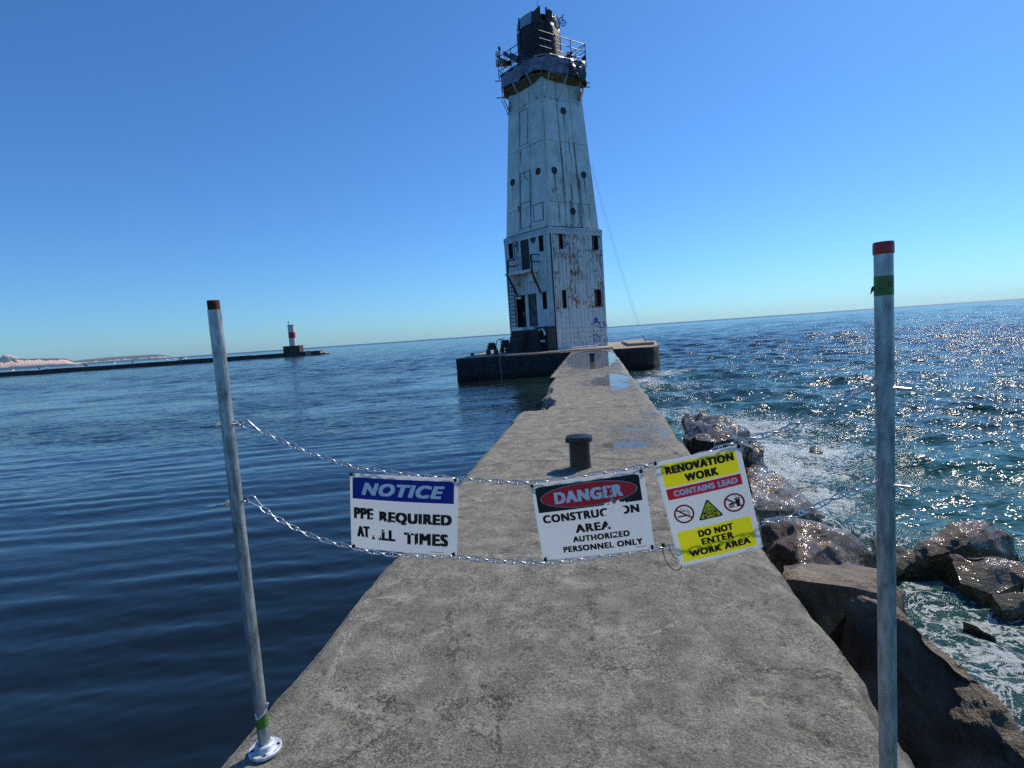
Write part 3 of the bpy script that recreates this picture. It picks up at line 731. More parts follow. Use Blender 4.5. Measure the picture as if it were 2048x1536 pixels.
boulder('wet glittering boulder just right of the yellow sign', [(1500, 940, -.75), (1540, 945, -.75), (1580, 965, -.85), (1620, 1000, -1.05), (1650, 1030, -1.3), (1500, 1010, -.7), (1560, 1020, -.9)], MR, (.3, .7), 3, .05)
boulder('broad brown wet boulder below the yellow sign', [(1535, 1045, -.70), (1590, 1032, -.60), (1650, 1040, -.65), (1700, 1062, -.75), (1745, 1110, -1.0), (1765, 1145, -1.2), (1540, 1100, -.85), (1600, 1130, -.8), (1700, 1140, -1.0)], MR, (.25, .6), 4, .06)
boulder('flat topped tan boulder with a dark face beside the pier edge', [(1565, 1130, -.55), (1610, 1128, -.50), (1700, 1135, -.55), (1770, 1150, -.62), (1808, 1190, -.85), (1812, 1230, -1.1), (1575, 1160, -.52), (1650, 1166, -.50), (1700, 1172, -.52), (1760, 1185, -.62)], MRT, (.1, .12), 5, .045)
boulder('largest near boulder with a long sunlit ridge and a dark face', [(1655, 1258, -.62), (1690, 1205, -.34), (1722, 1192, -.28), (1790, 1222, -.30), (1850, 1262, -.34), (1915, 1312, -.40), (1975, 1372, -.48), (2030, 1450, -.58), (2090, 1540, -.72), (1690, 1300, -.75), (1800, 1420, -.85), (1950, 1560, -1.0)], MRT, (.20, .22), 6, .07, extra=((1.9, 1.2, -2.0), (1.15, 2.6, -2.0)))
boulder('rounded brown boulder standing in the foam at the right edge', [(1808, 1130, -1.42), (1840, 1085, -1.22), (1895, 1050, -1.06), (1940, 1038, -1.0), (1985, 1042, -1.04), (2018, 1072, -1.2), (2040, 1110, -1.4), (1880, 1120, -1.38), (1930, 1090, -1.15)], MR, (.2, .3), 7, .05)
boulder('half drowned mossy boulder near the right edge below the rounded one', [(1900, 1110, -1.2), (1960, 1105, -1.15), (2040, 1120, -1.2), (2060, 1160, -1.3), (1920, 1165, -1.38), (1990, 1190, -1.42)], MR, (.1, .2), 8, .04)
boulder('low brown boulder awash at the right edge', [(1985, 1190, -1.36), (2030, 1183, -1.30), (2090, 1190, -1.3), (2100, 1225, -1.42), (2010, 1225, -1.45)], MR, (.1, .2), 9, .04)
boulder('dark wet boulder wedged against the pier just beyond the wet glittering one', [(1490, 925, -.9), (1525, 925, -.85), (1560, 945, -.95), (1500, 965, -.85), (1545, 985, -1.0)], MRD, (.2, .5), 13, .05)
boulder('low mossy rock in the water right of the broad brown boulder', [(1745, 1075, -1.28), (1790, 1085, -1.22), (1835, 1110, -1.34), (1760, 1120, -1.3), (1810, 1140, -1.42)], MR, (.15, .3), 14, .04)
boulder('small dark rock washed by foam on the lower right', [(1925, 1240, -1.40), (1955, 1250, -1.38), (1992, 1275, -1.42), (1960, 1275, -1.5)], MRD, (.05, .08), 10, .02)
boulder('small black rock poking out of the foam right of the yellow sign', [(1618, 895, -1.38), (1632, 889, -1.30), (1646, 899, -1.38), (1625, 915, -1.48)], MRD, (.05, .2), 11, .02)
boulder('mossy boulder in the gap between the broad and the tan one', [(1600, 1110, -1.0), (1680, 1110, -1.0), (1790, 1170, -1.2), (1800, 1240, -1.3), (1760, 1270, -1.35), (1690, 1240, -1.1)], MR, (.1, .1), 12, .04)

# ------------------------------------------------------------------ haze over the lake
hb = B().hexa([(-14000, -9000, -60), (14000, -9000, -60), (14000, 14500, -60), (-14000, 14500, -60), (-14000, -9000, 160), (14000, -9000, 160), (14000, 14500, 160), (-14000, 14500, 160)])
m = M('lake_haze'); m.nt.nodes.remove(m.p); pv_ = m.n('ShaderNodeVolumePrincipled'); pv_.inputs['Color'].default_value = (.60, .82, 1, 1); pv_.inputs['Density'].default_value = HAZE; pv_.inputs['Anisotropy'].default_value = 0.2
m.l(pv_.outputs[0], m.o.inputs['Volume'])
if HAZE: hb.out('haze', m.mat)['kind'] = 'stuff'
# low dark rubble that fills the gap between the pier wall and the boulders
bm = bmesh.new(); rgr = np.random.RandomState(9)
for k in range(46):
    yy = 1.2 + k * 0.24; xx = 1.2 + rgr.rand() * 0.32; rr_ = 0.15 + rgr.rand() * 0.12
    r_ = bmesh.ops.create_icosphere(bm, subdivisions=3, radius=1); sx, sy, sz = rr_ * (1 + rgr.rand(3) * .5)
    c = np.array([v.co[:] for v in r_['verts']]); nz = fbm(c[:, 0] * 1.4 + k * 3.1, c[:, 1] * 1.4 + c[:, 2] * 1.7, 3, k)
    for v, q in zip(r_['verts'], nz):
        u = v.co.copy(); m_ = max(abs(u.x), abs(u.y), abs(u.z)); u = u * (0.55 + 0.45 / m_) * (1 + .30 * float(q)); v.co = Vector((xx + u.x * sx, yy + u.y * sy, -1.45 + (k % 3) * .05 + u.z * sz))
me = bpy.data.meshes.new('rubble'); bm.to_mesh(me); bm.free(); me.materials.append(MRD); me.polygons.foreach_set('use_smooth', [True] * len(me.polygons)); me.set_sharp_from_angle(angle=math.radians(24))
o = bpy.data.objects.new('rubble', me); COL.objects.link(o); o['kind'] = 'stuff'; o['label'] = 'low dark wet rubble in the gap between the pier wall and the boulders'

# ================================================================== THE LIGHTHOUSE
hr = R @ Vector((1, 0, 0)); hr.z = 0; hr.normalize(); hf = Vector((-hr.y, hr.x, 0))
F0 = G(1114, 700, 0.0)
Rr = F0 + hr * 4.23 + hf * 2.80          # right corner of the base
Ll = F0 - hr * 3.36 + hf * 4.10          # left corner
Bk = Rr + (Ll - F0)
CEN = (Rr + Ll) / 2
lh = thing('lighthouse', 'tall white steel lighthouse with rusty plates and a black tarp round its lantern room', 'lighthouse', (CEN.x, CEN.y, 0))
ZB = zat(F0.x, F0.y, 466)                # under the cornice
ZC = zat(F0.x, F0.y, 453)                # top of the cornice
class Face:
    """A flat wall: s metres along the foot, h metres up, d metres out of the wall"""
    def __init__(f, a, b, at, bt):
        f.a, f.b, f.at, f.bt = map(Vector, (a, b, at, bt))
        f.n = (f.b - f.a).cross(f.at - f.a).normalized()
        f.e = (f.b - f.a).normalized(); f.w = (f.b - f.a).length
    def uv(f, u, v, d=0.0):             # u, v in 0..1 on the tapering quad
        p = (f.a * (1 - u) + f.b * u) * (1 - v) + (f.at * (1 - u) + f.bt * u) * v
        return p + f.n * d
    def px(f, x, y):                    # fractions (u, v) of a photographed point of this wall
        p = HIT(x, y, f.a, f.n); v = (p.z - f.a.z) / (f.at.z - f.a.z)
        l = f.a * (1 - v) + f.at * v; r = f.b * (1 - v) + f.bt * v
        return (p - l).dot(f.e) / (r - l).dot(f.e), v
    def rect(f, x0, y0, x1, y1):        # corners given top left / bottom right in the photograph
        u0, v1 = f.px(x0, y0); u1, v0 = f.px(x1, y1); return u0, u1, v0, v1
    def plate(f, b, u0, u1, v0, v1, d0, d1, m=0):
        b.hexa([f.uv(u0, v0, d0), f.uv(u1, v0, d0), f.uv(u1, v0, d1), f.uv(u0, v0, d1),
                f.uv(u0, v1, d0), f.uv(u1, v1, d0), f.uv(u1, v1, d1), f.uv(u0, v1, d1)], m); return b
zv = lambda p, z: Vector((p.x, p.y, z))
FR = Face(zv(F0, 0), zv(Rr, 0), zv(F0, ZB), zv(Rr, ZB))       # right wall of the base
FL = Face(zv(Ll, 0), zv(F0, 0), zv(Ll, ZB), zv(F0, ZB))       # left wall
FK = Face(zv(Rr, 0), zv(Bk, 0), zv(Rr, ZB), zv(Bk, ZB)); FK2 = Face(zv(Bk, 0), zv(Ll, 0), zv(Bk, ZB), zv(Ll, ZB))
random.seed(11)
def planked(face, holes, n, v0=0.0, v1=1.0, name='plank_cladding', mat=MP2, gap=0.012):
    b = B()
    for i in range(n):
        u0 = i / n; u1 = (i + 1) / n; um = (u0 + u1) / 2
        cuts = sorted((h[2], h[3]) for h in holes if h[0] < um < h[1])
        segs = []; cur = v0
        for lo, hi in cuts:
            lo2, hi2 = max(lo, v0), min(hi, v1)
            if hi2 <= v0 or lo2 >= v1: continue
            segs.append((cur, lo2)); cur = hi2
        segs.append((cur, v1))
        pr = random.uniform(0.0, 0.02) + (0.02 if i % 2 else 0)
        g = gap / face.w
        for lo, hi in segs:
            if hi - lo > 0.002: face.plate(b, u0 + g, u1 - g, lo, hi, -0.05, pr)
    o = b.out(name, mat, lh); return o
hR = [FR.rect(1114.5, 462, 1126.5, 498), FR.rect(1184, 466, 1195, 500.5), FR.rect(1122, 580, 1134, 616.5), FR.rect(1190, 579, 1201.5, 613)]
hL = [FL.rect(1016, 483, 1026.5, 517), FL.rect(1075.5, 466, 1086.5, 502), FL.rect(1085, 584, 1094.5, 618)]
door_up = FL.rect(1040, 478, 1060, 540); door_open = FL.rect(1028, 596, 1055.5, 655); door_leaf = FL.rect(1056, 589, 1077, 652)
door_open = (door_open[0], door_open[1], door_leaf[2], door_leaf[3])
vb = FR.px(1150, 617)[1]
nR, nL = 26, 22
snap = lambda h, n: (round(h[0] * n) / n, round(h[1] * n) / n, h[2], h[3])
hR = [snap(h, nR) for h in hR]; hL = [snap(h, nL) for h in hL]
door_up = snap(door_up, nL); door_open = snap(door_open, nL); door_leaf = snap(door_leaf, nL)
planked(FR, hR, nR, vb, 1.0, 'peeling_cladding', MP2)
planked(FR, hR, nR, 0.0, vb - .001, 'repainted_cladding', MP3, 0.008)
planked(FL, hL + [door_up, door_open, door_leaf], nL, 0.0, 1.0, 'left_cladding', MP3)
planked(FK, [], 12, name='rear_cladding', mat=MP2); planked(FK2, [], 12, name='rear_cladding', mat=MP2)
b = B()
for f in (FR, FL, FK, FK2): f.plate(b, 0.01, 0.99, 0.0, 1.0, -0.55, -0.50)
b.out('inner_wall', MDARK, lh)
# cornice band, corner iron
b = B(); sc_ = 1.025
P = [CEN + (q - CEN) * sc_ for q in (Ll, F0, Rr, Bk)]
b.hexa([zv(q, ZB - .02) for q in P] + [zv(q, ZC) for q in P]); b.out('cornice', MP3, lh, bevel=0.02)
b = B()
for f in (FR, FL):
    for k in range(22):
        u = (k + .5) / 22; p = f.uv(u, 1.0, 0.14) + Vector((0, 0, 0.28 + (.08 if k % 2 else -.06))); b.lathe(p, [(.035, 0), (.035, .03)], 6, f.n)
b.out('rivets', MSEAM, lh)['kind'] = 'stuff'
for f, u0, u1 in ((FR, 0.0, 0.03), (FL, .975, 1.0), (FR, .985, 1.005), (FL, -.005, .02)): f.plate(B(), u0, u1, 0, 1.0, 0.03, 0.055).out('corner_iron', MP3, lh)
B().tube([FR.uv(0.0, 0, 0.06), FR.uv(0.0, 1, 0.06)], .05, 6).out('rusty_corner_seam', MSEAM, lh)
# bolts on the repainted part
b = B()
for r_, (x0, y0, x1, y1, n_) in enumerate([(1124, 657, 1179, 654, 11), (1124, 667, 1206, 661, 15), (1125, 677, 1206, 671, 15), (1125, 686.5, 1206, 681, 15)]):
    for k in range(n_):
        u, v = FR.px(x0 + (x1 - x0) * k / (n_ - 1), y0 + (y1 - y0) * k / (n_ - 1)); b.lathe(FR.uv(u, v, 0.03), [(.03, 0), (.03, .02), (.02, .03)], 6, FR.n)
b.out('bolts', MIRON, lh)['kind'] = 'stuff'
MGLASS = M('dark_window_glass').set(Base_Color=(0.008, 0.008, 0.010), Roughness=0.25).mat
def window(f, h, label=None):
    b = B(); t = 0.018
    f.plate(b, h[0], h[1], h[2], h[2] + .008, -.16, .035); f.plate(b, h[0], h[1], h[3] - .008, h[3], -.16, .035)
    f.plate(b, h[0] - .004, h[0] + .010, h[2], h[3], -.16, .032); f.plate(b, h[1] - .010, h[1] + .004, h[2], h[3], -.16, .032)
    o = b.out('window', MSEAM, lh)
    b = B(); f.plate(b, h[0] + .008, h[1] - .008, h[2] + .008, h[3] - .008, -.14, -.12)
    q = b.out('pane', MGLASS, o)
    b = B(); vm = (h[2] + h[3]) / 2; f.plate(b, h[0] + .008, h[1] - .008, vm - .004, vm + .004, -.118, -.09); b.out('glazing_bar', MIRON, o)
    return o
for h in hR: window(FR, h)
for h in hL: window(FL, h)
o = FL.plate(B(), door_up[0] + .004, door_up[1] - .004, door_up[2] + .005, door_up[3] - .005, -.10, -.06).out('door', MDOOR, lh); o['label'] = 'black upper door above the small balcony'
b = B()
for k in range(1, 6): uu = door_up[0] + (door_up[1] - door_up[0]) * k / 6; FL.plate(b, uu - .004, uu + .004, door_up[2] + .01, door_up[3] - .01, -.06, -.045)
b.out('rib', MDOOR, o)
o = FL.plate(B(), door_leaf[0] + .003, door_leaf[1] - .004, door_leaf[2] + .004, door_leaf[3] - .004, -.09, -.05).out('door', MDOOR, lh); o['label'] = 'black lower door leaf with pale graffiti'
MGF = plain('pale_graffiti', (0.22, 0.26, 0.34), 0.6, 0, 0.3, 9, 0); MBG = plain('blue_graffiti', (0.03, 0.06, 0.42), 0.55, 0, 0.3, 9, 0); MKG = plain('dark_graffiti', (0.02, 0.03, 0.07), 0.55, 0, 0.3, 9, 0)
def scrawl(face, rect, mat, n, r, name, parent, d=0.035, seed=1):
    rg = random.Random(seed); b = B()
    for i in range(n):
        u = rg.uniform(rect[0], rect[1]); v = rg.uniform(rect[2], rect[3]); p = []
        a = rg.uniform(0, 6)
        for k in range(rg.randint(4, 8)):
            p.append(face.uv(min(max(u, rect[0]), rect[1]), min(max(v, rect[2]), rect[3]), d)); a += rg.uniform(-1.4, 1.4)
            u += math.cos(a) * .16 / face.w; v += math.sin(a) * .16 / (face.at - face.a).length
        b.tube(p, r, 4)
    return b.out(name, mat, parent)
scrawl(FL, (door_leaf[0] + .02, door_leaf[1] - .02, door_leaf[2] + .02, door_leaf[3] - .04), MGF, 12, .022, 'graffiti', o, -.045, 4)
scrawl(FL, FL.rect(1028, 484, 1038, 518), MKG, 11, .022, 'graffiti', lh, .035, 5)
b = B(); u, v = FL.px(1066.5, 478.5); b.lathe(FL.uv(u, v, .03), [(.30, 0), (.28, .03)], 14, FL.n); b.out('graffiti', MKG, lh); b = B()
u, v = FL.px(1031, 486.5); b.tube([FL.uv(u, v, .04) + FL.e * .16 * math.cos(a) + Vector((0, 0, .2 * math.sin(a))) for a in np.linspace(0, 6.2, 14)], .04, 5); b.out('graffiti', MKG, lh)
scrawl(FR, FR.rect(1183, 645, 1213, 655), MBG, 9, .026, 'graffiti', lh, .045, 6)
scrawl(FR, FR.rect(1187, 667, 1200, 684), MBG, 6, .024, 'graffiti', lh, .045, 8); scrawl(FR, FR.rect(1208, 672, 1214, 684), MBG, 5, .026, 'graffiti', lh, .045, 9)
b = B(); u, v = FR.px(1191.5, 640); b.lathe(FR.uv(u, v, .035), [(.18, 0), (.16, .02)], 12, FR.n)
for k in range(7): b.lathe(FR.uv(u, v, .035) + FR.e * .17 * math.cos(k * .9) + Vector((0, 0, .17 * math.sin(k * .9))), [(.06, 0), (.05, .02)], 8, FR.n)
b.out('graffiti', MBG, lh)
# frame round the open doorway, things inside it
b = B()
u0, u1, v0, v1 = door_open
FL.plate(b, u0, u0 + .022, v0, v1 - .01, -.12, .05); FL.plate(b, u1 - .012, u1 + .004, v0, v1, -.12, .05); FL.plate(b, u0, u0 + (u1 - u0) * .55, v1 - .03, v1 - .01, -.12, .05); FL.plate(b, u0 - .02, u0 + (u1 - u0) * .75, v0 - .035, v0, -.05, .25)
b.out('door_frame', MP1, lh)
b = B(); um = u0 + (u1 - u0) * .62; FL.plate(b, um - .03, um + .03, v0 + .1, v0 + .14, -.3, -.2); FL.plate(b, um - .006, um + .006, v0, v0 + .1, -.3, -.26); b.out('electric_box', plain('olive_box', (.09, .085, .04), .6), lh)
# balcony under the upper door
pu0, pv = FL.px(1030, 548); pu1, _ = FL.px(1067, 536)
b = B(); FL.plate(b, pu0 - .02, pu1 + .10, pv - .022, pv, 0.05, .95); o = b.out('balcony', MP1, lh)
FL.plate(B(), pu0 + .02, pu0 + .10, pv - .11, pv - .023, .06, .55).out('bracket', MP1b, o); FL.plate(B(), pu1 - .02, pu1 + .07, pv - .10, pv - .023, .06, .55).out('bracket', MP1b, o)
dd = .92
def op(x, y, d):   # a photographed point lying d metres in front of the left wall
    return HIT(x, y, FL.a + FL.n * d, FL.n)
for p_ in (((1015.5, 521), (1016, 553), (1035.5, 592)), ((1061.5, 508), (1064.5, 546), (1082, 586))):
    B().tube([op(p_[0][0], p_[0][1], dd), op(p_[1][0], p_[1][1], dd)], .085, 6).tube([op(p_[1][0], p_[1][1], dd), op(p_[2][0], p_[2][1], .35)], .085, 6).out('stanchion', MIRON, o)
b = B()
for (x0, y0), (x1, y1) in (((1015.5, 521), (1030, 520)), ((1016, 533), (1031, 533)), ((1017, 549), (1031, 549)), ((1062, 509), (1078, 509)), ((1062.5, 523), (1079, 523)), ((1015.5, 522), (1061, 509)), ((1016, 534), (1061.5, 523))):
    pa = op(x0, y0, dd); far_ = abs(x1 - x0) > 30
    pb = op(x1, y1, dd if far_ else .05); b.tube([pa, pb], .022 if far_ else .045, 5)
b.out('railing', MIRON, o)
# ladder up the left edge of the left wall
b = B(); ul, vt = FL.px(1018, 556); ur = FL.px(1029, 556)[0]; vbm = FL.px(1024, 655)[1]
for uu in (ul, ur): b.tube([FL.uv(uu, vbm, .16), FL.uv(uu, vt, .16)], .03, 6)
for k in range(13): v = vbm + (vt - vbm) * (k + .4) / 13; b.tube([FL.uv(ul, v, .16), FL.uv(ur, v, .16)], .026, 5)
b.out('ladder', MIRON, lh)

# ---- the tapering shaft
ZT2 = zat((CEN + (F0 - CEN) * .8).x, (CEN + (F0 - CEN) * .8).y, 128)
TOFF = hr * 0.06
def ring(s, z, o_=Vector((0, 0, 0))): return [zv(CEN + (q - CEN) * s + o_, z) for q in (Ll, F0, Rr, Bk)]
r0 = ring(.955, ZC); r1 = ring(.705, ZT2, TOFF)
CEN0 = CEN.copy()
SL = Face(r0[0], r0[1], r1[0], r1[1]); SR = Face(r0[1], r0[2], r1[1], r1[2]); SB1 = Face(r0[2], r0[3], r1[2], r1[3]); SB2 = Face(r0[3], r0[0], r1[3], r1[0])
b = B(); b.hexa(r0 + r1); b.out('inner_shaft', MSEAM, lh)
rows = [0.0, 0.0] + [SR.px(x, y)[1] for x, y in ((1150, 404), (1140, 284), (1118, 200))] + [1.0]
rowsR = [0.0, SR.px(1097, 402)[1], SR.px(1088, 277.5)[1], SR.px(1082, 192)[1], 1.0]
colsR = [0, .335, .655, 1.0]; colsL = [0, .32, .62, 1.0]
def holes_plate(f, u0, u1, v0, v1, circ, mat):
    """one steel plate, with a round hole cut if a porthole lies in it"""
    g = .014 / f.w; gv = .014 / (f.at - f.a).length
    a = (u0 + g, u1 - g, v0 + gv, v1 - gv); d = .02 + random.uniform(0, .015)
    b = B(); cs = [c for c in circ if u0 < c[0] < u1 and v0 < c[1] < v1]
    if not cs: f.plate(b, *a, 0.004, d)
    else:
        cu, cv = cs[0][:2]; rr_ = cs[0][2]; wU = rr_ / (f.w * .86); wV = rr_ / (f.at - f.a).length; n = 24
        circ_ = [(cu + wU * math.cos(2 * math.pi * k / n), cv + wV * math.sin(2 * math.pi * k / n)) for k in range(n)]
        def edge(k):
            cx, sy = math.cos(2 * math.pi * k / n), math.sin(2 * math.pi * k / n); mx_ = max(abs(cx), abs(sy)); cx /= mx_; sy /= mx_
            return (cu + (a[1] - cu if cx > 0 else cu - a[0]) * cx, cv + (a[3] - cv if sy > 0 else cv - a[2]) * sy)
        for k in range(n):
            p0, p1 = circ_[k], circ_[(k + 1) % n]; q0, q1 = edge(k), edge((k + 1) % n)
            b.hexa([f.uv(*p0, .004), f.uv(*q0, .004), f.uv(*q1, .004), f.uv(*p1, .004), f.uv(*p0, d), f.uv(*q0, d), f.uv(*q1, d), f.uv(*p1, d)])
    return b.out('steel_plate', mat, lh)
ports = {'R': [SR.px(1126, 222) , SR.px(1108, 341), SR.px(1166.5, 350), SR.px(1145, 423)], 'L': [SL.px(1026, 365), SL.px(1077, 343)]}
pr = .235
random.seed(5)
for f, key, cols in ((SR, 'R', colsR), (SL, 'L', colsL), (SB1, '', [0, .5, 1]), (SB2, '', [0, .5, 1])):
    circ = [(u, v, pr * .92) for u, v in ports.get(key, [])]
    for i in range(len(rowsR) - 1):
        for j in range(len(cols) - 1):
            mt = MP1b if (f is SR and i < 2) else MP1
            v0, v1 = rowsR[i], rowsR[i + 1]
            if f is SL and i == 1 and j == 1: pass
            holes_plate(f, cols[j], cols[j + 1], v0, v1, circ, mt)
    for u, v in ports.get(key, []):
        c = f.uv(u, v, .0); q = B().tube([c + f.n * .05 + f.e * pr * math.cos(a) + (f.at - f.a).normalized() * pr * math.sin(a) for a in np.linspace(0, 2 * math.pi, 24, endpoint=False)], .028, 6, closed=True).out('porthole', MSEAM, lh, auto=60)
        B().lathe(c + f.n * .006, [(pr, 0), (pr, .012)], 20, f.n).out('glass', MGLASS, q)
# corner angle irons and rivet lines
for f in (SR, SL): f.plate(B(), -.004 if f is SR else .975, .022 if f is SR else 1.004, 0, 1, .036, .05).out('corner_iron', MP1, lh)
b = B(); 
for f in (SR, SL):
    for uu in ((.03, .345, .325, .665) if f is SR else (.97, .33, .63)):
        for k in range(70):
            v = (k + .5) / 70; b.lathe(f.uv(uu, v, .04), [(.026, 0), (.02, .02)], 5, f.n)
b.out('rivets', MSEAM, lh)['kind'] = 'stuff'
# rust and grime runs under portholes and along seams (their own shape on the paint)
MRUN = M('grime_run'); 
mm = MRUN; ga = mm.noise(6, 5, .7, stretch=(1, 1, .15)); tr = mm.n('ShaderNodeBsdfTransparent'); mx = mm.n('ShaderNodeMixShader')
al = mm.math('MULTIPLY', mm.attr('run'), mm.smooth(ga, .25, .6)); mm.set(Base_Color=mm.ramp(mm.noise(12, 4), [(.3, (.035, .024, .014)), (.7, (.13, .085, .04))]), Roughness=.85)
mm.l(al, mx.inputs[0]); mm.l(tr.outputs[0], mx.inputs[1]); mm.l(mm.p.outputs[0], mx.inputs[2]); mm.l(mx.outputs[0], mm.o.inputs[0]); MRUN = mm.mat
def run(f, u, v, length, w0, w1, strength, name='rust_run'):
    n = 8; m_ = 5; hgt = (f.at - f.a).length
    T, U = np.meshgrid(np.linspace(0, 1, n), np.linspace(-1, 1, m_), indexing='ij'); Xg = T * 0; Yg = T * 0; Zg = T * 0
    for i in range(n):
        for j in range(m_):
            p = f.uv(u + U[i, j] * (w0 + (w1 - w0) * T[i, j]) / f.w, v - T[i, j] * length / hgt, .046 + .001 * (j % 2)); Xg[i, j], Yg[i, j], Zg[i, j] = p
    grid_mesh(name, Xg, Yg, Zg, MRUN, lh, attrs={'run': strength * (1 - T ** 1.5) * (1 - U ** 2)})
for u, v in ports['R']: run(SR, u, v - .012, 2.6, .10, .03, .95)
u, v = ports['L'][0]; run(SL, u, v - .012, 2.0, .06, .02, .8)
for i, (uu, va, ln, w_) in enumerate(((.335, rowsR[2], 5.6, .10), (.655, rowsR[2], 5.9, .14), (.36, rowsR[2] - .04, 4.5, .08), (.69, rowsR[1] + .16, 3.6, .25), (.50, rowsR[1] + .12, 3.0, .22), (.45, rowsR[1] + .02, 2.4, .3), (.2, rowsR[1] - .01, 2.0, .15), (.85, rowsR[1], 2.2, .12), (.62, rowsR[1], 2.4, .2))):
    run(SR, uu, va, ln, w_ * .6, w_, 1.0 if i < 2 else .6)
for x, y, ln, w_ in ((1042, 302, 1.3, .12), (1040.5, 345, 3, .05), (1062.5, 345, 3.0, .05), (1041, 412, 2.6, .08), (1061, 450, .8, .08), (1038, 412, .7, .18), (1041, 216, 2.4, .05), (1056, 250, 2.0, .05), (1086, 412, 1.5, .06)):
    u, v = SL.px(x, y); run(SL, u, v, ln, w_, w_ * .4, .95)
b = B()
for y0, y1, x0, x1 in ((346, 404, 1041, 1061.5), (408, 441, 1067.5, 1088.5), (222, 288, 1039.5, 1056.5), (406, 455, 1042, 1063)):
    u0, v1 = SL.px(x0, y0 + 2); u1, v0 = SL.px(x1, y1 - 2); t = .008
    for q in ((u0, u1, v1 - .0022, v1), (u0, u1, v0, v0 + .0022), (u0, u0 + t, v0, v1), (u1 - t, u1, v0, v1)): SL.plate(b, *q, .037, .052)
b.out('plate_edge', MSEAM, lh)
scrawl(SL, SL.rect(1046, 347, 1055, 362), MKG, 3, .016, 'graffiti', lh, .042, 22)
# brown seam where the shaft lands on the base, white debris patch
b = B(); P2 = ring(.985, ZC); P3 = ring(.965, ZC + .10); b.hexa([q + Vector((0, 0, .002)) for q in P2] + P3); b.out('rusty_foot', MSEAM, lh)

# ---- gallery: timber deck on struts, wrapped in printed tarpaulin
def octo(s, z, ch=.16):
    q = [Ll, F0, Rr, Bk]; r_ = []
    for i in range(4):
        a, c, d = q[i - 1], q[i], q[(i + 1) % 4]
        r_ += [zv(CEN + (c + (a - c) * ch - CEN) * s, z), zv(CEN + (c + (d - c) * ch - CEN) * s, z)]
    return r_
fp = CEN + (F0 - CEN) * .95
z_under = zat(fp.x, fp.y, 150) ; z_top = zat(fp.x, fp.y, 105)
GS = .995; CH = .20; CEN = CEN0 + TOFF
z_tb = zat(fp.x, fp.y, 138)
b = B(); o0 = octo(GS, z_tb - .06, CH); o1 = octo(GS * .72, z_under + .05, CH)
for i in range(8):
    j = (i + 1) % 8; n_ = 5 if i % 2 else 2
    for k in range(n_):
        a0_, a1_ = o0[i].lerp(o0[j], k / n_), o0[i].lerp(o0[j], (k + .97) / n_); b0_, b1_ = o1[i].lerp(o1[j], k / n_), o1[i].lerp(o1[j], (k + .97) / n_)
        t_ = Vector((0, 0, .05)); off = Vector((0, 0, random.uniform(-.06, .03)))
        bb = B().hexa([a0_ + off, a1_ + off, b1_ + off, b0_ + off, a0_ + t_ + off, a1_ + t_ + off, b1_ + t_ + off, b0_ + t_ + off]); bb.out('deck_board', MWOOD, lh)
b = B(); b.prism([(p.x, p.y) for p in octo(GS * .9, 0, CH)], lambda u, v, d: Vector((u, v, d)), z_tb + .06, z_top - .03); b.prism([(p.x, p.y) for p in octo(GS * .78, 0, CH)], lambda u, v, d: Vector((u, v, d)), z_under + .12, z_tb + .05); b.out('gallery_floor', MIRON, lh)
b = B()                                # bowed timber skirt hanging at left and right
for i in (0, 4, 5):
    a, c = octo(GS * 1.01, z_under, CH)[i], octo(GS * 1.01, z_under, CH)[(i + 1) % 8]
    a2, c2 = octo(GS * .90, z_under - 1.0, CH)[i], octo(GS * .90, z_under - 1.0, CH)[(i + 1) % 8]
    for k in range(4):
        p, q, r_, s_ = a.lerp(c, k / 4), a.lerp(c, (k + .94) / 4), c2.lerp(a2, 1 - (k + .94) / 4), a2.lerp(c2, k / 4)
        dn = (p - CEN); dn.z = 0; dn = dn.normalized() * .04; ee = random.uniform(-.12, .12)
        bb = B().hexa([s_ + Vector((0, 0, ee)), r_ + Vector((0, 0, ee)), r_ + dn, s_ + dn, p, q, q + dn, p + dn]); bb.out('skirt_board', MWOOD, lh)
# tarpaulin: wavy skirt round the gallery
def resamp(poly, step):
    out_ = []; n = len(poly)
    for i in range(n):
        a, c = poly[i], poly[(i + 1) % n]; k_ = max(1, int((c - a).length / step))
        out_ += [a.lerp(c, k / k_) for k in range(k_)]
    return out_
def tarp(name, mat, frac0, frac1, zt_, zb_, s_, seed, parent, sag=.12, wav=.07, nv=9):
    loop = resamp(octo(s_, 0, CH), .14); n = len(loop); i0, i1 = int(frac0 * n), int(frac1 * n)
    idx = [k % n for k in range(i0, i1 + 1)]; m_ = len(idx)
    Xg = np.zeros((m_, nv)); Yg = Xg.copy(); Zg = Xg.copy(); U_ = Xg.copy()
    for a, k in enumerate(idx):
        p = loop[k]; dn = (p - CEN); dn.z = 0; dn.normalize()
        for j in range(nv):
            t_ = j / (nv - 1)
            w_ = wav * float(fbm(np.array(k * .22), np.array(t_ * 1.3 + seed), 4, seed)) * (0.4 + t_) + .03 * math.sin(k * .9 + t_ * 3)
            sg = sag * float(fbm(np.array(k * .11), np.array(0.5), 3, seed + 3))
            Xg[a, j], Yg[a, j] = p.x + dn.x * w_, p.y + dn.y * w_; Zg[a, j] = zt_ + (zb_ + sg * t_ - zt_) * t_
            U_[a, j] = a / max(1, m_ - 1)
    o = grid_mesh(name, Xg, Yg, Zg, mat, parent, attrs={'along': U_}); sd = o.modifiers.new('s', 'SOLIDIFY'); sd.thickness = .02; return o, loop
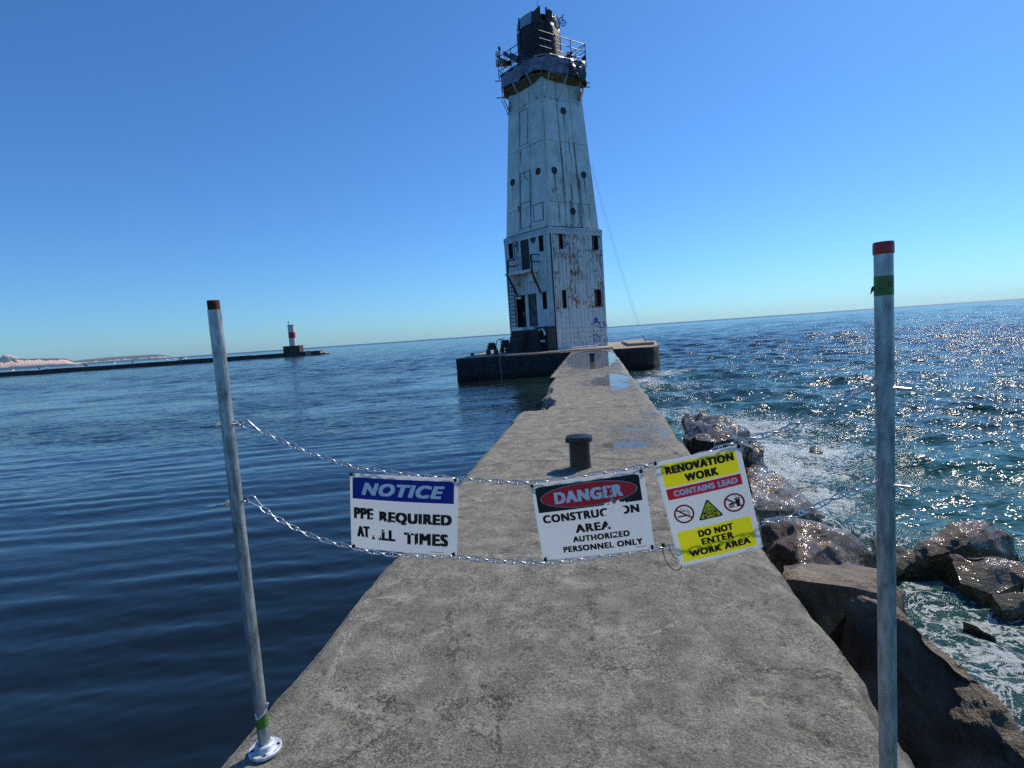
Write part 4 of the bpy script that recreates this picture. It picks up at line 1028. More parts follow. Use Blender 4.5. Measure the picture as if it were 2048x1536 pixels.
def tarpmat(name, a, b_, c_):
    m = M(name); f = m.noise(1.1, 6, .7, dist=1.2); g = m.noise(5, 4, .7, stretch=(1, 1, .5), dist=.8)
    c = m.ramp(f, [(.38, a), (.55, b_), (.7, c_)]); c = m.mix(m.smooth(g, .63, .68), c, tuple(x * .4 for x in a))
    m.set(Base_Color=c, Roughness=.38, Normal=m.bump(m.noise(2.2, 4, .6), .8, .15)); return m.mat
MT1 = tarpmat('blue_grey_tarpaulin', (.09, .11, .16), (.19, .23, .31), (.28, .33, .42)); MT2 = tarpmat('dark_torn_tarpaulin', (.008, .008, .011), (.03, .032, .042), (.16, .17, .21))
MTB = plain('black_tarpaulin', (.009, .009, .011), .5, 0, .4, 2, .6, .1); MTL = tarpmat('reflective_film', (.16, .22, .30), (.36, .47, .58), (.52, .62, .72))
t1, loop = tarp('tarpaulin', MT1, 0.0, .44, z_top + .02, z_tb, GS * 1.035, 3, lh, .30, .14)
t1['label'] = 'blue grey printed tarpaulin round the gallery'
t2, _ = tarp('tarpaulin', MT2, .43, .72, z_top + .05, z_tb - .15, GS * 1.06, 9, lh, .45, .42); t2['label'] = 'torn dark tarpaulin at the right of the gallery'
t3, _ = tarp('tarpaulin', MT1, .72, 1.0, z_top + .02, z_tb, GS * 1.035, 5, lh)
b = B(); q0 = octo(GS * 1.045, z_top, CH); q1 = octo(GS * .97, z_top + .16, CH)
b.hexa([q0[0], q0[1], q1[1], q1[0]] * 2) if False else None
for i in range(8): j = (i + 1) % 8; b.hexa([q0[i] - Vector((0, 0, .12)), q0[j] - Vector((0, 0, .12)), q1[j] - Vector((0, 0, .12)), q1[i] - Vector((0, 0, .12)), q0[i], q0[j], q1[j], q1[i]])
b.out('gallery_rim', MTB, lh)
# crest and lettering printed on the tarpaulin
def txt(s, w=None, h=1.0, off=0.0, shear=0.0, space=1.0):
    c = bpy.data.curves.new('t', 'FONT'); c.body = s; c.size = 1; c.offset = off; c.shear = shear; c.space_character = space; c.resolution_u = 5
    o = bpy.data.objects.new('t', c); COL.objects.link(o); bpy.context.view_layer.update()
    me = bpy.data.meshes.new_from_object(o.evaluated_get(bpy.context.evaluated_depsgraph_get()))
    co = np.array([v.co[:2] for v in me.vertices]); fs = [tuple(p.vertices) for p in me.polygons]
    bpy.data.objects.remove(o); bpy.data.curves.remove(c); bpy.data.meshes.remove(me)
    lo, hi = co.min(0), co.max(0)
    co = (co - (lo + hi) / 2) / (hi - lo)
    if w is None: w = h * (hi - lo)[0] / (hi - lo)[1]
    return co * np.array([w, h]), fs
gl_ = octo(GS * 1.07, 0, CH)
Fa = Face(zv(gl_[1], z_under), zv(gl_[2], z_under), zv(gl_[1], z_top), zv(gl_[2], z_top)) ; Fb = Face(zv(gl_[3], z_under), zv(gl_[4], z_under), zv(gl_[3], z_top), zv(gl_[4], z_top))
MPT = plain('tarpaulin_print_pale', (.20, .24, .33), .5, 0, .2, 5, 0); MPD = plain('tarpaulin_print_dark', (.015, .02, .05), .5, 0, .2, 5, 0)
def stroke(b, pts, w, fr, d0, d1, closed=False):
    n = len(pts)
    for i in range(n if closed else n - 1):
        a = np.array(pts[i], float); c = np.array(pts[(i + 1) % n], float); t = c - a; L_ = np.hypot(*t)
        if L_ < 1e-9: continue
        t /= L_; nn_ = np.array([-t[1], t[0]]) * w / 2; a = a - t * w * .25; c = c + t * w * .25
        b.prism([tuple(a - nn_), tuple(c - nn_), tuple(c + nn_), tuple(a + nn_)], fr, d0, d1)
HG = z_top - z_under
frA = lambda u, v, d: Fa.uv((Fa.w * .86 + u) / Fa.w, (HG * .60 + v) / HG, d + .09)
b = B(); sh = [(-.33, .38), (.33, .38), (.33, -.05), (.2, -.3), (0, -.45), (-.2, -.3), (-.33, -.05)]
stroke(b, sh, .06, frA, 0, .01, True); stroke(b, [(0, .25), (0, 0), (-.18, -.18)], .05, frA, 0, .01); stroke(b, [(0, 0), (.18, -.18)], .05, frA, 0, .01); b.out('crest', MPD, t1)
co, fs_ = txt('INNOVATIVE', 2.3, .30, .01)
frB = lambda u, v, d: Fb.uv((Fb.w * .46 + u) / Fb.w, (HG * .80 + v) / HG, d + .10)
mk('lettering', [frB(x, y, 0) for x, y in co], fs_, MPT, t1); b = B(); stroke(b, [(-1.2, -.27), (1.2, -.27)], .05, frB, 0, .01); b.out('rule', MPD, t1)
# loose white rags
MRAG = plain('white_rag', (.62, .6, .62), .7, 0, .15, 2, .5, .1)
for x, y, sx, sy in ((1078.5, 128, .30, .50), (1115, 137, .35, .28), (1125, 140, .3, .35), (1133, 105, .35, .14), (1146, 113, .5, .12), (1166, 153, .3, .1)):
    dist = (fp - CAM).dot(R @ Vector((0, 0, -1))) - .4; p = D(x, y, dist if x < 1120 else dist + .7); n = 6
    T, U = np.meshgrid(np.linspace(-1, 1, n), np.linspace(-1, 1, n), indexing='ij')
    W_ = .10 * fbm(T * 1.5 + x, U * 1.5, 3, int(x)); e1 = hr * sx * .5; e2 = Vector((0, 0, sy * .5))
    grid_mesh('rag', p.x + e1.x * T * (1 + .2 * W_) + hf.x * W_ + .06 * U, p.y + e1.y * T + hf.y * W_ * 2, p.z + e2.z * U + .35 * W_ * T, MRAG, lh).modifiers.new('s', 'SOLIDIFY').thickness = .02
rgd = random.Random(44)
for k in range(16):                    # dark tatters tied along the rail and the rim
    fx_ = rgd.uniform(1004, 1168); yb = 128 - .0 * fx_ + abs(fx_ - 1082) * .13 + rgd.uniform(-16, 4); dist = (fp - CAM).dot(R @ Vector((0, 0, -1))) - .2 + abs(fx_ - 1082) * .035
    p = D(fx_, yb - 12, dist); sx, sy = rgd.uniform(.25, .7), rgd.uniform(.3, .8); n = 6
    T, U = np.meshgrid(np.linspace(-1, 1, n), np.linspace(-1, 1, n), indexing='ij'); W_ = .16 * fbm(T * 1.5 + k, U * 1.5, 3, k + 60)
    grid_mesh('tatter', p.x + hr.x * sx * .5 * T * (1 + .6 * W_) + hf.x * W_, p.y + hr.y * sx * .5 * T + hf.y * W_ * 2, p.z + sy * .5 * U * (1 + 2 * W_) - .2 * T * (k % 3 - 1), [MT2, MTB, MT1][k % 3], lh).modifiers.new('s', 'SOLIDIFY').thickness = .02
# struts from the deck down to the shaft
for (x0, y0), (x1, y1), d0, face in (((1052, 144), (1074, 196), 1.35, SL), ((1025, 165), (1049, 212), 1.35, SL), ((1100, 140), (1089.5, 192), 1.35, SR), ((1135, 148), (1115.5, 200), 1.35, SR), ((1003, 200), (1017, 228), .9, SL), ((1160, 165), (1156, 210), 1.2, SR)):
    u, v = face.px(x1, y1); pb = face.uv(u, v, .06); pa = HIT(x0, y0, face.a + face.n * (d0 - .4), face.n)
    B().tube([pa, pb], .035, 6).lathe(pb, [(.09, 0), (.09, .05)], 8, face.n).out('strut', galv('strut_steel', (.5, .52, .5)) if 'strut_steel' not in bpy.data.materials else bpy.data.materials['strut_steel'], lh)
b = B()
for x, y in ((995, 133), (993, 162.5), (1177, 166), (1178, 174), (996, 196)):
    dist = (CEN - CAM).length * .985; p = D(x, y, dist); b.tube([p - hr * (.12 if x < 1080 else 1.3), p + hr * (1.1 if x < 1080 else .1)], .045, 5)
b.out('timber_end', MWOOD, lh)
# railing
z_rail = zat(fp.x, fp.y, 57); RS = .90
post = octo(RS, z_top, .02); pts_ = [post[1], post[3], post[5], post[7]]
b = B()
for i in range(4):
    a, c = pts_[i], pts_[(i + 1) % 4]
    for k in range(4):
        p = a.lerp(c, k / 3)
        if k < 3: B().tube([p, p + Vector((0, 0, z_rail - z_top + .08))], .032, 6).out('railing_post', MIRON, lh)
    for hgt in (1.0, .68, .36): B().tube([a + Vector((0, 0, (z_rail - z_top) * hgt)), c + Vector((0, 0, (z_rail - z_top) * hgt))], .026 if hgt < 1 else .032, 6).out('handrail', MIRON, lh)
# cross bracing at right end of the right side and left end of the left side
for i, (k0, k1) in ((1, (.62, 1.0)), (0, (0.0, .22))):
    a, c = pts_[i], pts_[(i + 1) % 4]; hh_ = z_rail - z_top
    for r0_, r1_ in ((.1, .95), (.0, .5)): B().tube([a.lerp(c, k0) + Vector((0, 0, hh_ * r0_)), a.lerp(c, k1) + Vector((0, 0, hh_ * r1_))], .022, 5).out('brace', MIRON, lh)
# lantern drum under black tarpaulin, ragged film top
CEN = CEN - hr * .17
zr_ = zat(CEN.x, CEN.y, 30)
lrad = 80 / 2 / F_PX * ((CEN - CAM).dot(R @ Vector((0, 0, -1)))) * 1.0
_q = CEN + (CAM - CEN).normalized() * lrad
zl = zat(_q.x, _q.y, 43)
z_d0 = z_top - .1
B().lathe((CEN.x, CEN.y, z_d0), [(lrad * .80, 0), (lrad * .80, zr_ - z_d0 - .6)], 16).out('lantern_room', MDARK, lh)
n, m_ = 72, 12
A_, T = np.meshgrid(np.linspace(0, 2 * math.pi, n), np.linspace(0, 1, m_), indexing='ij')
pan = np.abs(((A_ * 8 / (2 * math.pi)) % 1) - .5) * 2
fold = .05 * fbm(A_ * 3, T * 2, 4, 3)
Rad = lrad * (1 - .03 * (1 - pan)) * (1 + fold * (.3 + T)) 
zl_l = z_d0 + (zl - z_d0) * T
grid_mesh('black_wrap', CEN.x + Rad * np.cos(A_), CEN.y + Rad * np.sin(A_), zl_l, MTB, lh).modifiers.new('s', 'SOLIDIFY').thickness = .02
view = math.atan2(-(CEN.y), -(CEN.x)) ; view = math.atan2(CAM.y - CEN.y, CAM.x - CEN.x)
def flap(a0_, a1_, tops, mat, name='film_flap', seed=2, rr_=1.0):
    n = 14; m_ = 7; A_, T = np.meshgrid(np.linspace(a0_, a1_, n), np.linspace(0, 1, m_), indexing='ij')
    tp = np.interp(np.linspace(0, 1, n), np.linspace(0, 1, len(tops)), tops)[:, None]
    Rd = lrad * rr_ * (1 + .06 * fbm(A_ * 4, T * 2, 3, seed) * T)
    zb_ = zl - .05
    return grid_mesh(name, CEN.x + Rd * np.cos(view + A_), CEN.y + Rd * np.sin(view + A_), zb_ + (tp - zb_) * T, mat, lh)
def za(py): q = CEN + (CAM - CEN).normalized() * lrad; return zat(q.x, q.y, py)
# angles measured from the side facing the camera; negative = to the left seen from the camera
L_ = -1
flap(-1.75, -.95, [za(36), za(27), za(24)], MT2, seed=2); flap(-.93, -.28, [za(24), za(25), za(24), za(22), za(20)], MTL, seed=3); flap(-.28, .12, [za(20), za(22), za(17), za(14)], MT2, seed=4)
flap(.42, .75, [za(17), za(16), za(21)], MTB, seed=5); flap(.75, 1.45, [za(21), za(25), za(24), za(23)], MT2, seed=6); flap(1.45, 1.9, [za(24), za(30), za(34)], MTB, seed=7); flap(2.4, 3.3, [za(40), za(30), za(36)], MTB, seed=8)
for an, y in ((-1.0, 23), (.12, 14), (.43, 16), (1.5, 24), (-1.75, 40)):
    q = CEN + Vector((math.cos(view + an), math.sin(view + an), 0)) * lrad * 1.01; B().tube([zv(q, z_d0 + 1.6), zv(q, za(y) + .05)], .07, 6).out('lantern_post', MTB, lh)
for (x0, y0), (x1, y1), r_ in (((1105, 46), (1119, 69), .025), ((1117, 52), (1112, 70), .02), ((1105, 46), (1108, 88), .03)):
    dist = (CEN - CAM).dot(R @ Vector((0, 0, -1))) - lrad * .85; B().tube([D(x0, y0, dist), D(x1, y1, dist)], r_, 5).out('rope', MROPE, lh)
for x, y, sx, sy in ((1111, 46, .42, .13), (1101, 82, .25, .45), (1059, 86, .35, .25), (1070, 84, .3, .35), (1113, 76, .35, .1), (1114, 86, .4, .1), (1081, 36, .2, .45)):
    p = D(x, y, (CEN - CAM).dot(R @ Vector((0, 0, -1))) - lrad * 1.04); n = 6
    T, U = np.meshgrid(np.linspace(-1, 1, n), np.linspace(-1, 1, n), indexing='ij'); W_ = .10 * fbm(T * 1.5 + x, U * 1.5 + y, 3, int(x))
    grid_mesh('rag', p.x + hr.x * sx * .5 * T + hf.x * W_, p.y + hr.y * sx * .5 * T + hf.y * W_, p.z + sy * .5 * U * (1 - .4 * T) - .18 * T * (sy < .2), MRAG, lh).modifiers.new('s', 'SOLIDIFY').thickness = .02
# antenna, pulley on its davit, camera and horn at the left corner
dC = (CEN - CAM).dot(R @ Vector((0, 0, -1)))
B().tube([D(1075.5, 24, dC - 1), D(1074, -14, dC - 1)], [.03, .015], 5).out('antenna', MIRON, lh)
o = B().tube([D(1098, 47, dC), D(1113, 42, dC), D(1125, 33, dC), D(1127, 29, dC)], .04, 6).out('davit', MIRON, lh)
b = B(); c = D(1126, 46, dC); b.tube([c + hr * .22 * math.cos(a) + Vector((0, 0, .22 * math.sin(a))) for a in np.linspace(0, 6.2832, 18, endpoint=False)], .03, 6, closed=True)
for a in (0, math.pi / 2): b.tube([c - (hr * math.cos(a) + Vector((0, 0, math.sin(a)))) * .3, c + (hr * math.cos(a) + Vector((0, 0, math.sin(a)))) * .3], .025, 5)
b.tube([D(1125, 34, dC), c + Vector((0, 0, .22))], .02, 5); b.tube([D(1125, 34, dC), c + hr * .22], .012, 5); b.tube([D(1125, 34, dC), c - hr * .22], .012, 5); b.out('pulley', MIRON, o)
MWP = plain('white_plastic', (.6, .64, .62), .4, 0, .1, 8, 0)
dl_ = (post[1] - CAM).dot(R @ Vector((0, 0, -1))) if False else (pts_[0] - CAM).dot(R @ Vector((0, 0, -1)))
b = B(); b.tube([D(999.5, 132, dl_), D(999, 98, dl_)], .05, 6); b.lathe(D(999, 98, dl_), [(.06, -.1), (.13, 0), (.10, .15), (.02, .2)], 12); o = b.out('camera_mast', MIRON, lh)
b = B(); b.lathe(D(996, 110, dl_) - Vector((0, 0, .2)), [(.08, 0), (.2, .1), (.22, .28), (.15, .38)], 14); b.obox(D(995.5, 125, dl_), hr * .16, hf * .1, Vector((0, 0, .2))); b.tube([D(993, 106, dl_), D(1001, 104, dl_)], .12, 8); b.out('equipment_housing', MWP, o)
# two ropes from the shaft to the back of the platform
u_, v_ = SR.px(1168, 230); pa = SR.uv(.985, v_, .1); pm = SR.uv(.99, SR.px(1180, 330)[1], .1)
end = D(1276, 652, 47)
for k, off in ((0, Vector((0, 0, 0))), (1, Vector((.30, 0, 0)))):
    p0 = pm + off * .4; q = []
    for t in np.linspace(0, 1, 20):
        p = p0.lerp(end + off * .5, t); p.z -= 1.9 * t * (1 - t) * 1.0; q.append(p)
    tag(B().tube(q, .008, 5).out('rope', MROPE, None), ['thin pale rope hanging in a long curve from the lighthouse to the right', 'outer one of the two thin pale ropes curving down right of the lighthouse'][k], 'rope', 'ropes hanging from the lighthouse')

# ------------------------------------------------------------------ beside the lighthouse foot
st = thing('concrete_steps', 'stained dark concrete stair block under the open lighthouse door', 'steps', zv(FL.uv(.3, 0, 1.0), 0))
ud = lambda x, y, d: (HIT(x, y, FL.a + FL.n * d, FL.n) - FL.a).dot(FL.e) / FL.w
u0_ = ud(1023, 680, 1.3); u1_ = ud(1070, 680, 1.2)
MST = M('stained_dark_concrete'); f = MST.noise(1.6, 6, .7, dist=.7); MST.set(Base_Color=MST.ramp(f, [(.3, (.010, .011, .013)), (.55, (.028, .030, .033)), (.75, (.12, .13, .13))]), Roughness=.8, Normal=MST.bump(MST.noise(5, 5), .7, .05)); MST = MST.mat
b = B(); hz = 1.65
b.hexa([FL.uv(u0_ - .05, 0, .1), FL.uv(u1_ + .08, 0, .1), FL.uv(u1_ + .08, 0, 1.5), FL.uv(u0_ - .08, 0, 1.5), zv(FL.uv(u0_, 0, .1), hz), zv(FL.uv(u1_ + .05, 0, .1), hz), zv(FL.uv(u1_ + .05, 0, 1.25), hz), zv(FL.uv(u0_, 0, 1.25), hz)]); b.out('stair_block', MST, st, bevel=.05)
for k in range(4):
    z0 = .40 * k; b = B(); q0_ = 1.55 + (3 - k) * .28
    b.hexa([zv(FL.uv(u0_ + .08, 0, 1.2), z0), zv(FL.uv(u1_ - .12, 0, 1.2), z0), zv(FL.uv(u1_ - .12, 0, q0_), z0), zv(FL.uv(u0_ + .08, 0, q0_), z0), zv(FL.uv(u0_ + .08, 0, 1.2), z0 + .38), zv(FL.uv(u1_ - .12, 0, 1.2), z0 + .38), zv(FL.uv(u1_ - .12, 0, q0_), z0 + .38), zv(FL.uv(u0_ + .08, 0, q0_), z0 + .38)]); b.out('step', MST, st, bevel=.03)
cab = thing('black_cabinet', 'low black cabinet at the lighthouse foot behind the life ring', 'cabinet', zv(FL.uv(.86, 0, .6), 0))
ua, ub = ud(1071, 680, .9), ud(1097, 675, .9); hc = zat(FL.uv((ua + ub) / 2, 0, .9).x, FL.uv((ua + ub) / 2, 0, .9).y, 655)
bb_ = lambda d0, d1, z0, z1, ua_, ub_: [zv(FL.uv(ua_, 0, d0), z0), zv(FL.uv(ub_, 0, d0), z0), zv(FL.uv(ub_, 0, d1), z0), zv(FL.uv(ua_, 0, d1), z0), zv(FL.uv(ua_, 0, d0), z1), zv(FL.uv(ub_, 0, d0), z1), zv(FL.uv(ub_, 0, d1), z1), zv(FL.uv(ua_, 0, d1), z1)]
B().hexa(bb_(.12, .9, .12, hc, ua, ub)).out('cabinet_body', MIRON, cab, bevel=.03)
B().hexa(bb_(.08, .98, hc + .002, hc + .06, ua - .01, ub + .01)).out('lid', MIRON, cab)
for uu in (ua + .01, ub - .03): B().hexa(bb_(.2, .85, 0, .118, uu, uu + .02)).out('leg', MSEAM, cab)
uc, vc = FL.px(1085, 668.5); c = HIT(1083, 668, FL.a + FL.n * .97, FL.n); R1 = .36
ringt = thing('life_ring', 'white life ring with dark bands hung on the black cabinet', 'life ring', c)
def rp(a, r_=R1): return c + FL.e * r_ * math.cos(a) + Vector((0, 0, r_ * math.sin(a)))
B().tube([rp(a) for a in np.linspace(-.25, math.pi + .25, 20)], .085, 8).out('ring_arc', MWP, ringt, smooth=True)
B().tube([rp(a) for a in np.linspace(math.pi + .26, 2 * math.pi - .26, 12)], .083, 8).out('dark_arc', MIRON, ringt, smooth=True)
B().obox(c + Vector((0, 0, -.52)), FL.e * .30, FL.n * .03, Vector((0, 0, .08))).out('strap', MWP, ringt)
B().tube([rp(math.pi / 2, .45), rp(math.pi / 2, .27)], .10, 6).out('band', MIRON, ringt)
# white plank lying at the foot
o = B().obox(G(1170, 693.5, .12), (Rr - F0).normalized() * 1.3, hf * .18, Vector((0, 0, .06))).out('white_board', MRAG, None, loc=G(1170, 693.5, .0)); tag(o, 'white board lying along the foot of the right lighthouse wall', 'board')
# machines on the platform
def machine(px, py, label, cat, tall, name):
    p = G(px, py, .0); t = thing(name, label, cat, p)
    B().obox(p + Vector((0, 0, .52)), hr * .34, hf * .22, Vector((0, 0, .16))).out('engine', MIRON, t, bevel=.05)
    B().obox(p + Vector((0, 0, .80 if tall else .76)), hr * (.30 if tall else .26), hf * .2, Vector((0, 0, .12 if not tall else .2))).out('fuel_tank', MIRON, t, bevel=.06)
    for s in (-1, 1): B().tube([p + hr * .28 * s - hf * .05 + Vector((0, 0, .2)), p + hr * .28 * s + hf * .05 + Vector((0, 0, .2))], .2, 14).out('wheel', MTIE, t)
    b = B(); b.tube([p + hr * (-.45) + Vector((0, 0, .05)), p + hr * (-.42) + Vector((0, 0, .42)), p + hr * .4 + Vector((0, 0, .42)), p + hr * .44 + Vector((0, 0, .1))], .03, 6); b.out('frame', MIRON, t)
    if not tall:
        b = B(); b.tube([p + hr * .25 + Vector((0, 0, .55)), p + hr * .42 + Vector((0, 0, 1.02)), p + hr * .6 + Vector((0, 0, 1.1)), p + hr * .95 + Vector((0, 0, 1.1))], .035, 6); b.tube([p + hr * .68 + Vector((0, 0, 1.08)), p + hr * .68 + Vector((0, 0, .35)), p + hr * .5 + Vector((0, 0, .2))], .03, 6); b.out('handle', MIRON, t)
machine(985, 709.5, 'black wheeled pump with a raised handle on the platform left of the lighthouse', 'pump', False, 'wheeled_pump')
machine(1012, 705, 'black wheeled generator close to the concrete steps', 'generator', True, 'wheeled_generator')
def bollard(p, r, h, label, small=False, name='bollard', mat=None):
    t = thing(name, label, 'bollard', p)
    n = 28
    B().lathe(p, [(r * 1.06, 0), (r * 1.03, .015), (r, .03), (r * .97, h * .5), (r * .98, h * .80)], n).out('post', MBOL, t, auto=50)
    b = B(); prof = [(r * .98, h * .79), (r * 1.22, h * .82), (r * 1.27, h * .86), (r * 1.27, h * .94), (r * 1.20, h * .985), (r * .9, h), (r * .35, h * 1.01)]
    b.lathe(p, prof, n)
    for k in range(4):
        a = k * math.pi / 2 + .5; q = p + Vector((math.cos(a) * r * 1.26, math.sin(a) * r * 1.26, h * .885)); b.lathe(q - Vector((0, 0, .02)), [(r * .14, 0), (r * .14, .045)], 8)
    b.out('cap', MBOL, t, auto=50); return t
bp_ = G(1161, 934, 0); bollard(Vector((bp_.x, bp_.y, -.005)), .112, .345, 'large black iron bollard in the middle of the pier just behind the danger sign')
bp_ = G(1184.5, 723, 0); bollard(Vector((bp_.x, bp_.y, -.01)), .115, .37, 'small looking black bollard far down the pier on the wet slab by the lighthouse')
bp_ = G(945, 711, 0); bollard(Vector((bp_.x, bp_.y, 0)), .13, .2, 'low black mooring post at the left end of the tower platform')
bp_ = G(1292, 687.5, 0); t_ = bollard(Vector((bp_.x, bp_.y, 0)), .2, .22, 'low black mooring post at the right end of the tower platform')
q = Vector((bp_.x, bp_.y, .2)); tag(B().tube([q, q + Vector((-.25, 0, .45))], .03, 5).out('bent_rod', MIRON, None, loc=q), 'short bent rod sticking up from the right mooring post', 'rod')
p = G(1017, 707, 0); q0_ = Vector((p.x + .05, 36.93, .02)); tag(B().tube([Vector((p.x + .4, 38.4, .03)), Vector((p.x + .15, 37.2, .04)), q0_, Vector((p.x + .0, 36.92, -.4)), Vector((p.x + .06, 36.9, -1.0)), Vector((p.x + .05, 36.9, -1.7))], .022, 5).out('hose', MROPE, None), 'thin pale hose hanging down the dark front of the tower platform', 'hose')

# ================================================================== THE BARRIER: two pipes, two chains, three signs
PL = G(531, 1501, 0.0); PR = G(1777.4, 1672, 0.0)

zLtop = zat(PL.x, PL.y, 601); zRtop = zat(PR.x, PR.y, 484)
def pipe(p, ztop, label):
    t = thing('steel_pipe_post', label, 'post', p)
    b = B(); prof = [(.0214, .022), (.0214, ztop - (.032 if p is PL else 0))]
    b.lathe(Vector((p.x, p.y, 0)), prof, 32); b.out('pipe', MG, t, auto=40); return t
tl = pipe(PL, zLtop, 'galvanised pipe post on a round flange at the left edge of the pier'); tr_ = pipe(PR, zRtop, 'galvanised pipe post with a red cap near the right edge of the pier')
b = B(); pr_ = []
for k in range(9): pr_ += [(.0206, zLtop - .032 + k * .0032), (.0191, zLtop - .0304 + k * .0032)]
pr_ += [(.0200, zLtop), (.0165, zLtop), (.0165, zLtop - .03)]
b.lathe(Vector((PL.x, PL.y, 0)), pr_, 28).out('threaded_end', MRUST, tl)
def capo(p, z0, z1): B().lathe(Vector((p.x, p.y, 0)), [(.0232, z0), (.0238, z0 + .004), (.0236, z1 - .006), (.0222, z1)], 32).out('cap', MRED, tr_, auto=50)
capo(PR, zRtop - .030, zRtop)
def tape(p, z0, z1, t, jag, seed):
    n = 40; rg = np.random.RandomState(seed); vs = []; fs = []
    top = [z1 + (rg.rand() - .5) * jag for _ in range(n)]
    for k in range(n):
        a = 2 * math.pi * k / n; c, s = math.cos(a) * .0218, math.sin(a) * .0218
        vs += [(p.x + c, p.y + s, z0), (p.x + c, p.y + s, top[k])]
    for k in range(n): j = (k + 1) % n; fs.append((2 * k, 2 * j, 2 * j + 1, 2 * k + 1))
    return mk('green_label', vs, fs, MGT, t, True)
tape(PR, zat(PR.x, PR.y, 591), zat(PR.x, PR.y, 552), tr_, .0005, 1); tape(PL, zat(PL.x, PL.y, 1451), zat(PL.x, PL.y, 1426), tl, .008, 2)
# print on the right tape, loose tails
def onpipe(p, ang, z, r=.0220): return Vector((p.x + math.cos(ang) * r, p.y + math.sin(ang) * r, z))
vR = math.atan2(-PR.y, -PR.x)
b = B(); zt0, zt1 = zat(PR.x, PR.y, 584), zat(PR.x, PR.y, 556)
for i in range(3):
    for k in range(5):
        a0_ = vR - .55 + i * .28; z0 = zt0 + (zt1 - zt0) * (k + .1) / 5.2
        b.quad(onpipe(PR, a0_, z0), onpipe(PR, a0_ + .16, z0), onpipe(PR, a0_ + .16, z0 + .0028), onpipe(PR, a0_, z0 + .0028))
zc = (zt0 + zt1) / 2
for k in range(12):
    a1_, a2_ = 2 * math.pi * k / 12, 2 * math.pi * (k + 1) / 12
    f_ = lambda a, r: onpipe(PR, vR + .72 + math.cos(a) * r / .022, zc + math.sin(a) * r)
    b.quad(f_(a1_, .0045), f_(a2_, .0045), f_(a2_, .0075), f_(a1_, .0075))
b.out('label_print', MINK, tr_)
q = onpipe(PR, vR - 1.5, zat(PR.x, PR.y, 570), .022); b = B(); 
b.quad(q, q + Vector((0, 0, -.012)), q + Vector((-.009, -.002, -.022)), q + Vector((-.006, -.002, -.004))); b.out('loose_tape_end', MGT, tr_).modifiers.new('s', 'SOLIDIFY').thickness = .0006
b = B(); vL = math.atan2(-PL.y, -PL.x); z0 = zat(PL.x, PL.y, 1426)
b.tube([onpipe(PL, vL - 1.1, z0 + .012, .023), onpipe(PL, vL - .7, z0 - .008, .023), onpipe(PL, vL - .3, z0 - .004, .023), onpipe(PL, vL + .3, z0 + .005, .023), onpipe(PL, vL + 1.0, z0 + .02, .024), onpipe(PL, vL + 1.2, z0 + .035, .027)], [.002, .005, .0025, .002, .002, .004], 6)
b.out('torn_film', MWT, tl)
# flange
b = B(); b.lathe(Vector((PL.x, PL.y, 0)), [(.0575, .001), (.0575, .010), (.0555, .012), (.036, .013), (.0335, .018), (.033, .030), (.030, .033), (.0217, .033), (.0217, .0125)], 40); fl_ = b.out('flange', MZF, tl, auto=35)
b = B()
for k in range(4):
    a = k * math.pi / 2 + .5; q = Vector((PL.x + .045 * math.cos(a), PL.y + .045 * math.sin(a), .0126)); B().lathe(q, [(.0068, 0), (.0062, .0012)], 14).out('bolt_hole', MDARK, fl_)
b.lathe(Vector((PR.x, PR.y, 0)), [(.0575, .001), (.0575, .010), (.0555, .012), (.036, .013), (.033, .030), (.030, .033), (.0217, .033), (.0217, .0125)], 40).out('flange', MZF, tr_, auto=35)

# plane of the barrier
NB = Vector((PR.y - PL.y, -(PR.x - PL.x), 0)).normalized()        # towards the camera
if NB.dot(CAM - PL) < 0: NB = -NB
EB = Vector((-NB.y, NB.x, 0))
if EB.x < 0: EB = -EB
def V(px, py, off=0.0): return HIT(px, py, PL + NB * off, NB)
def catmull(P, per=24):
    out_ = []; P = [P[0] * 2 - P[1]] + P + [P[-1] * 2 - P[-2]]
    for i in range(1, len(P) - 2):
        for k in range(per):
            t = k / per; a, b_, c, d = P[i - 1], P[i], P[i + 1], P[i + 2]
            out_.append(.5 * ((2 * b_) + (c - a) * t + (2 * a - 5 * b_ + 4 * c - d) * t * t + (3 * b_ - a - 3 * c + d) * t ** 3))
    out_.append(P[-2]); return out_
LP = .0300
def link_mesh():
    b = B(); n = 20; w_, L_ = .0075, .0205; pts = []
    for k in range(n):
        a = 2 * math.pi * k / n; x = L_ * math.copysign(abs(math.cos(a)) ** .8, math.cos(a)); y = w_ * math.copysign(abs(math.sin(a)) ** .75, math.sin(a))
        tw = x / L_ * .75; pts.append((x, y * math.cos(tw), y * math.sin(tw)))
    b.tube(pts, .0021, 6, closed=True)
    me = bpy.data.meshes.new('link'); me.from_pydata([tuple(v) for v in b.v], [], b.f); me.materials.append(MZ); me.polygons.foreach_set('use_smooth', [True] * len(me.polygons)); return me
LM = link_mesh()
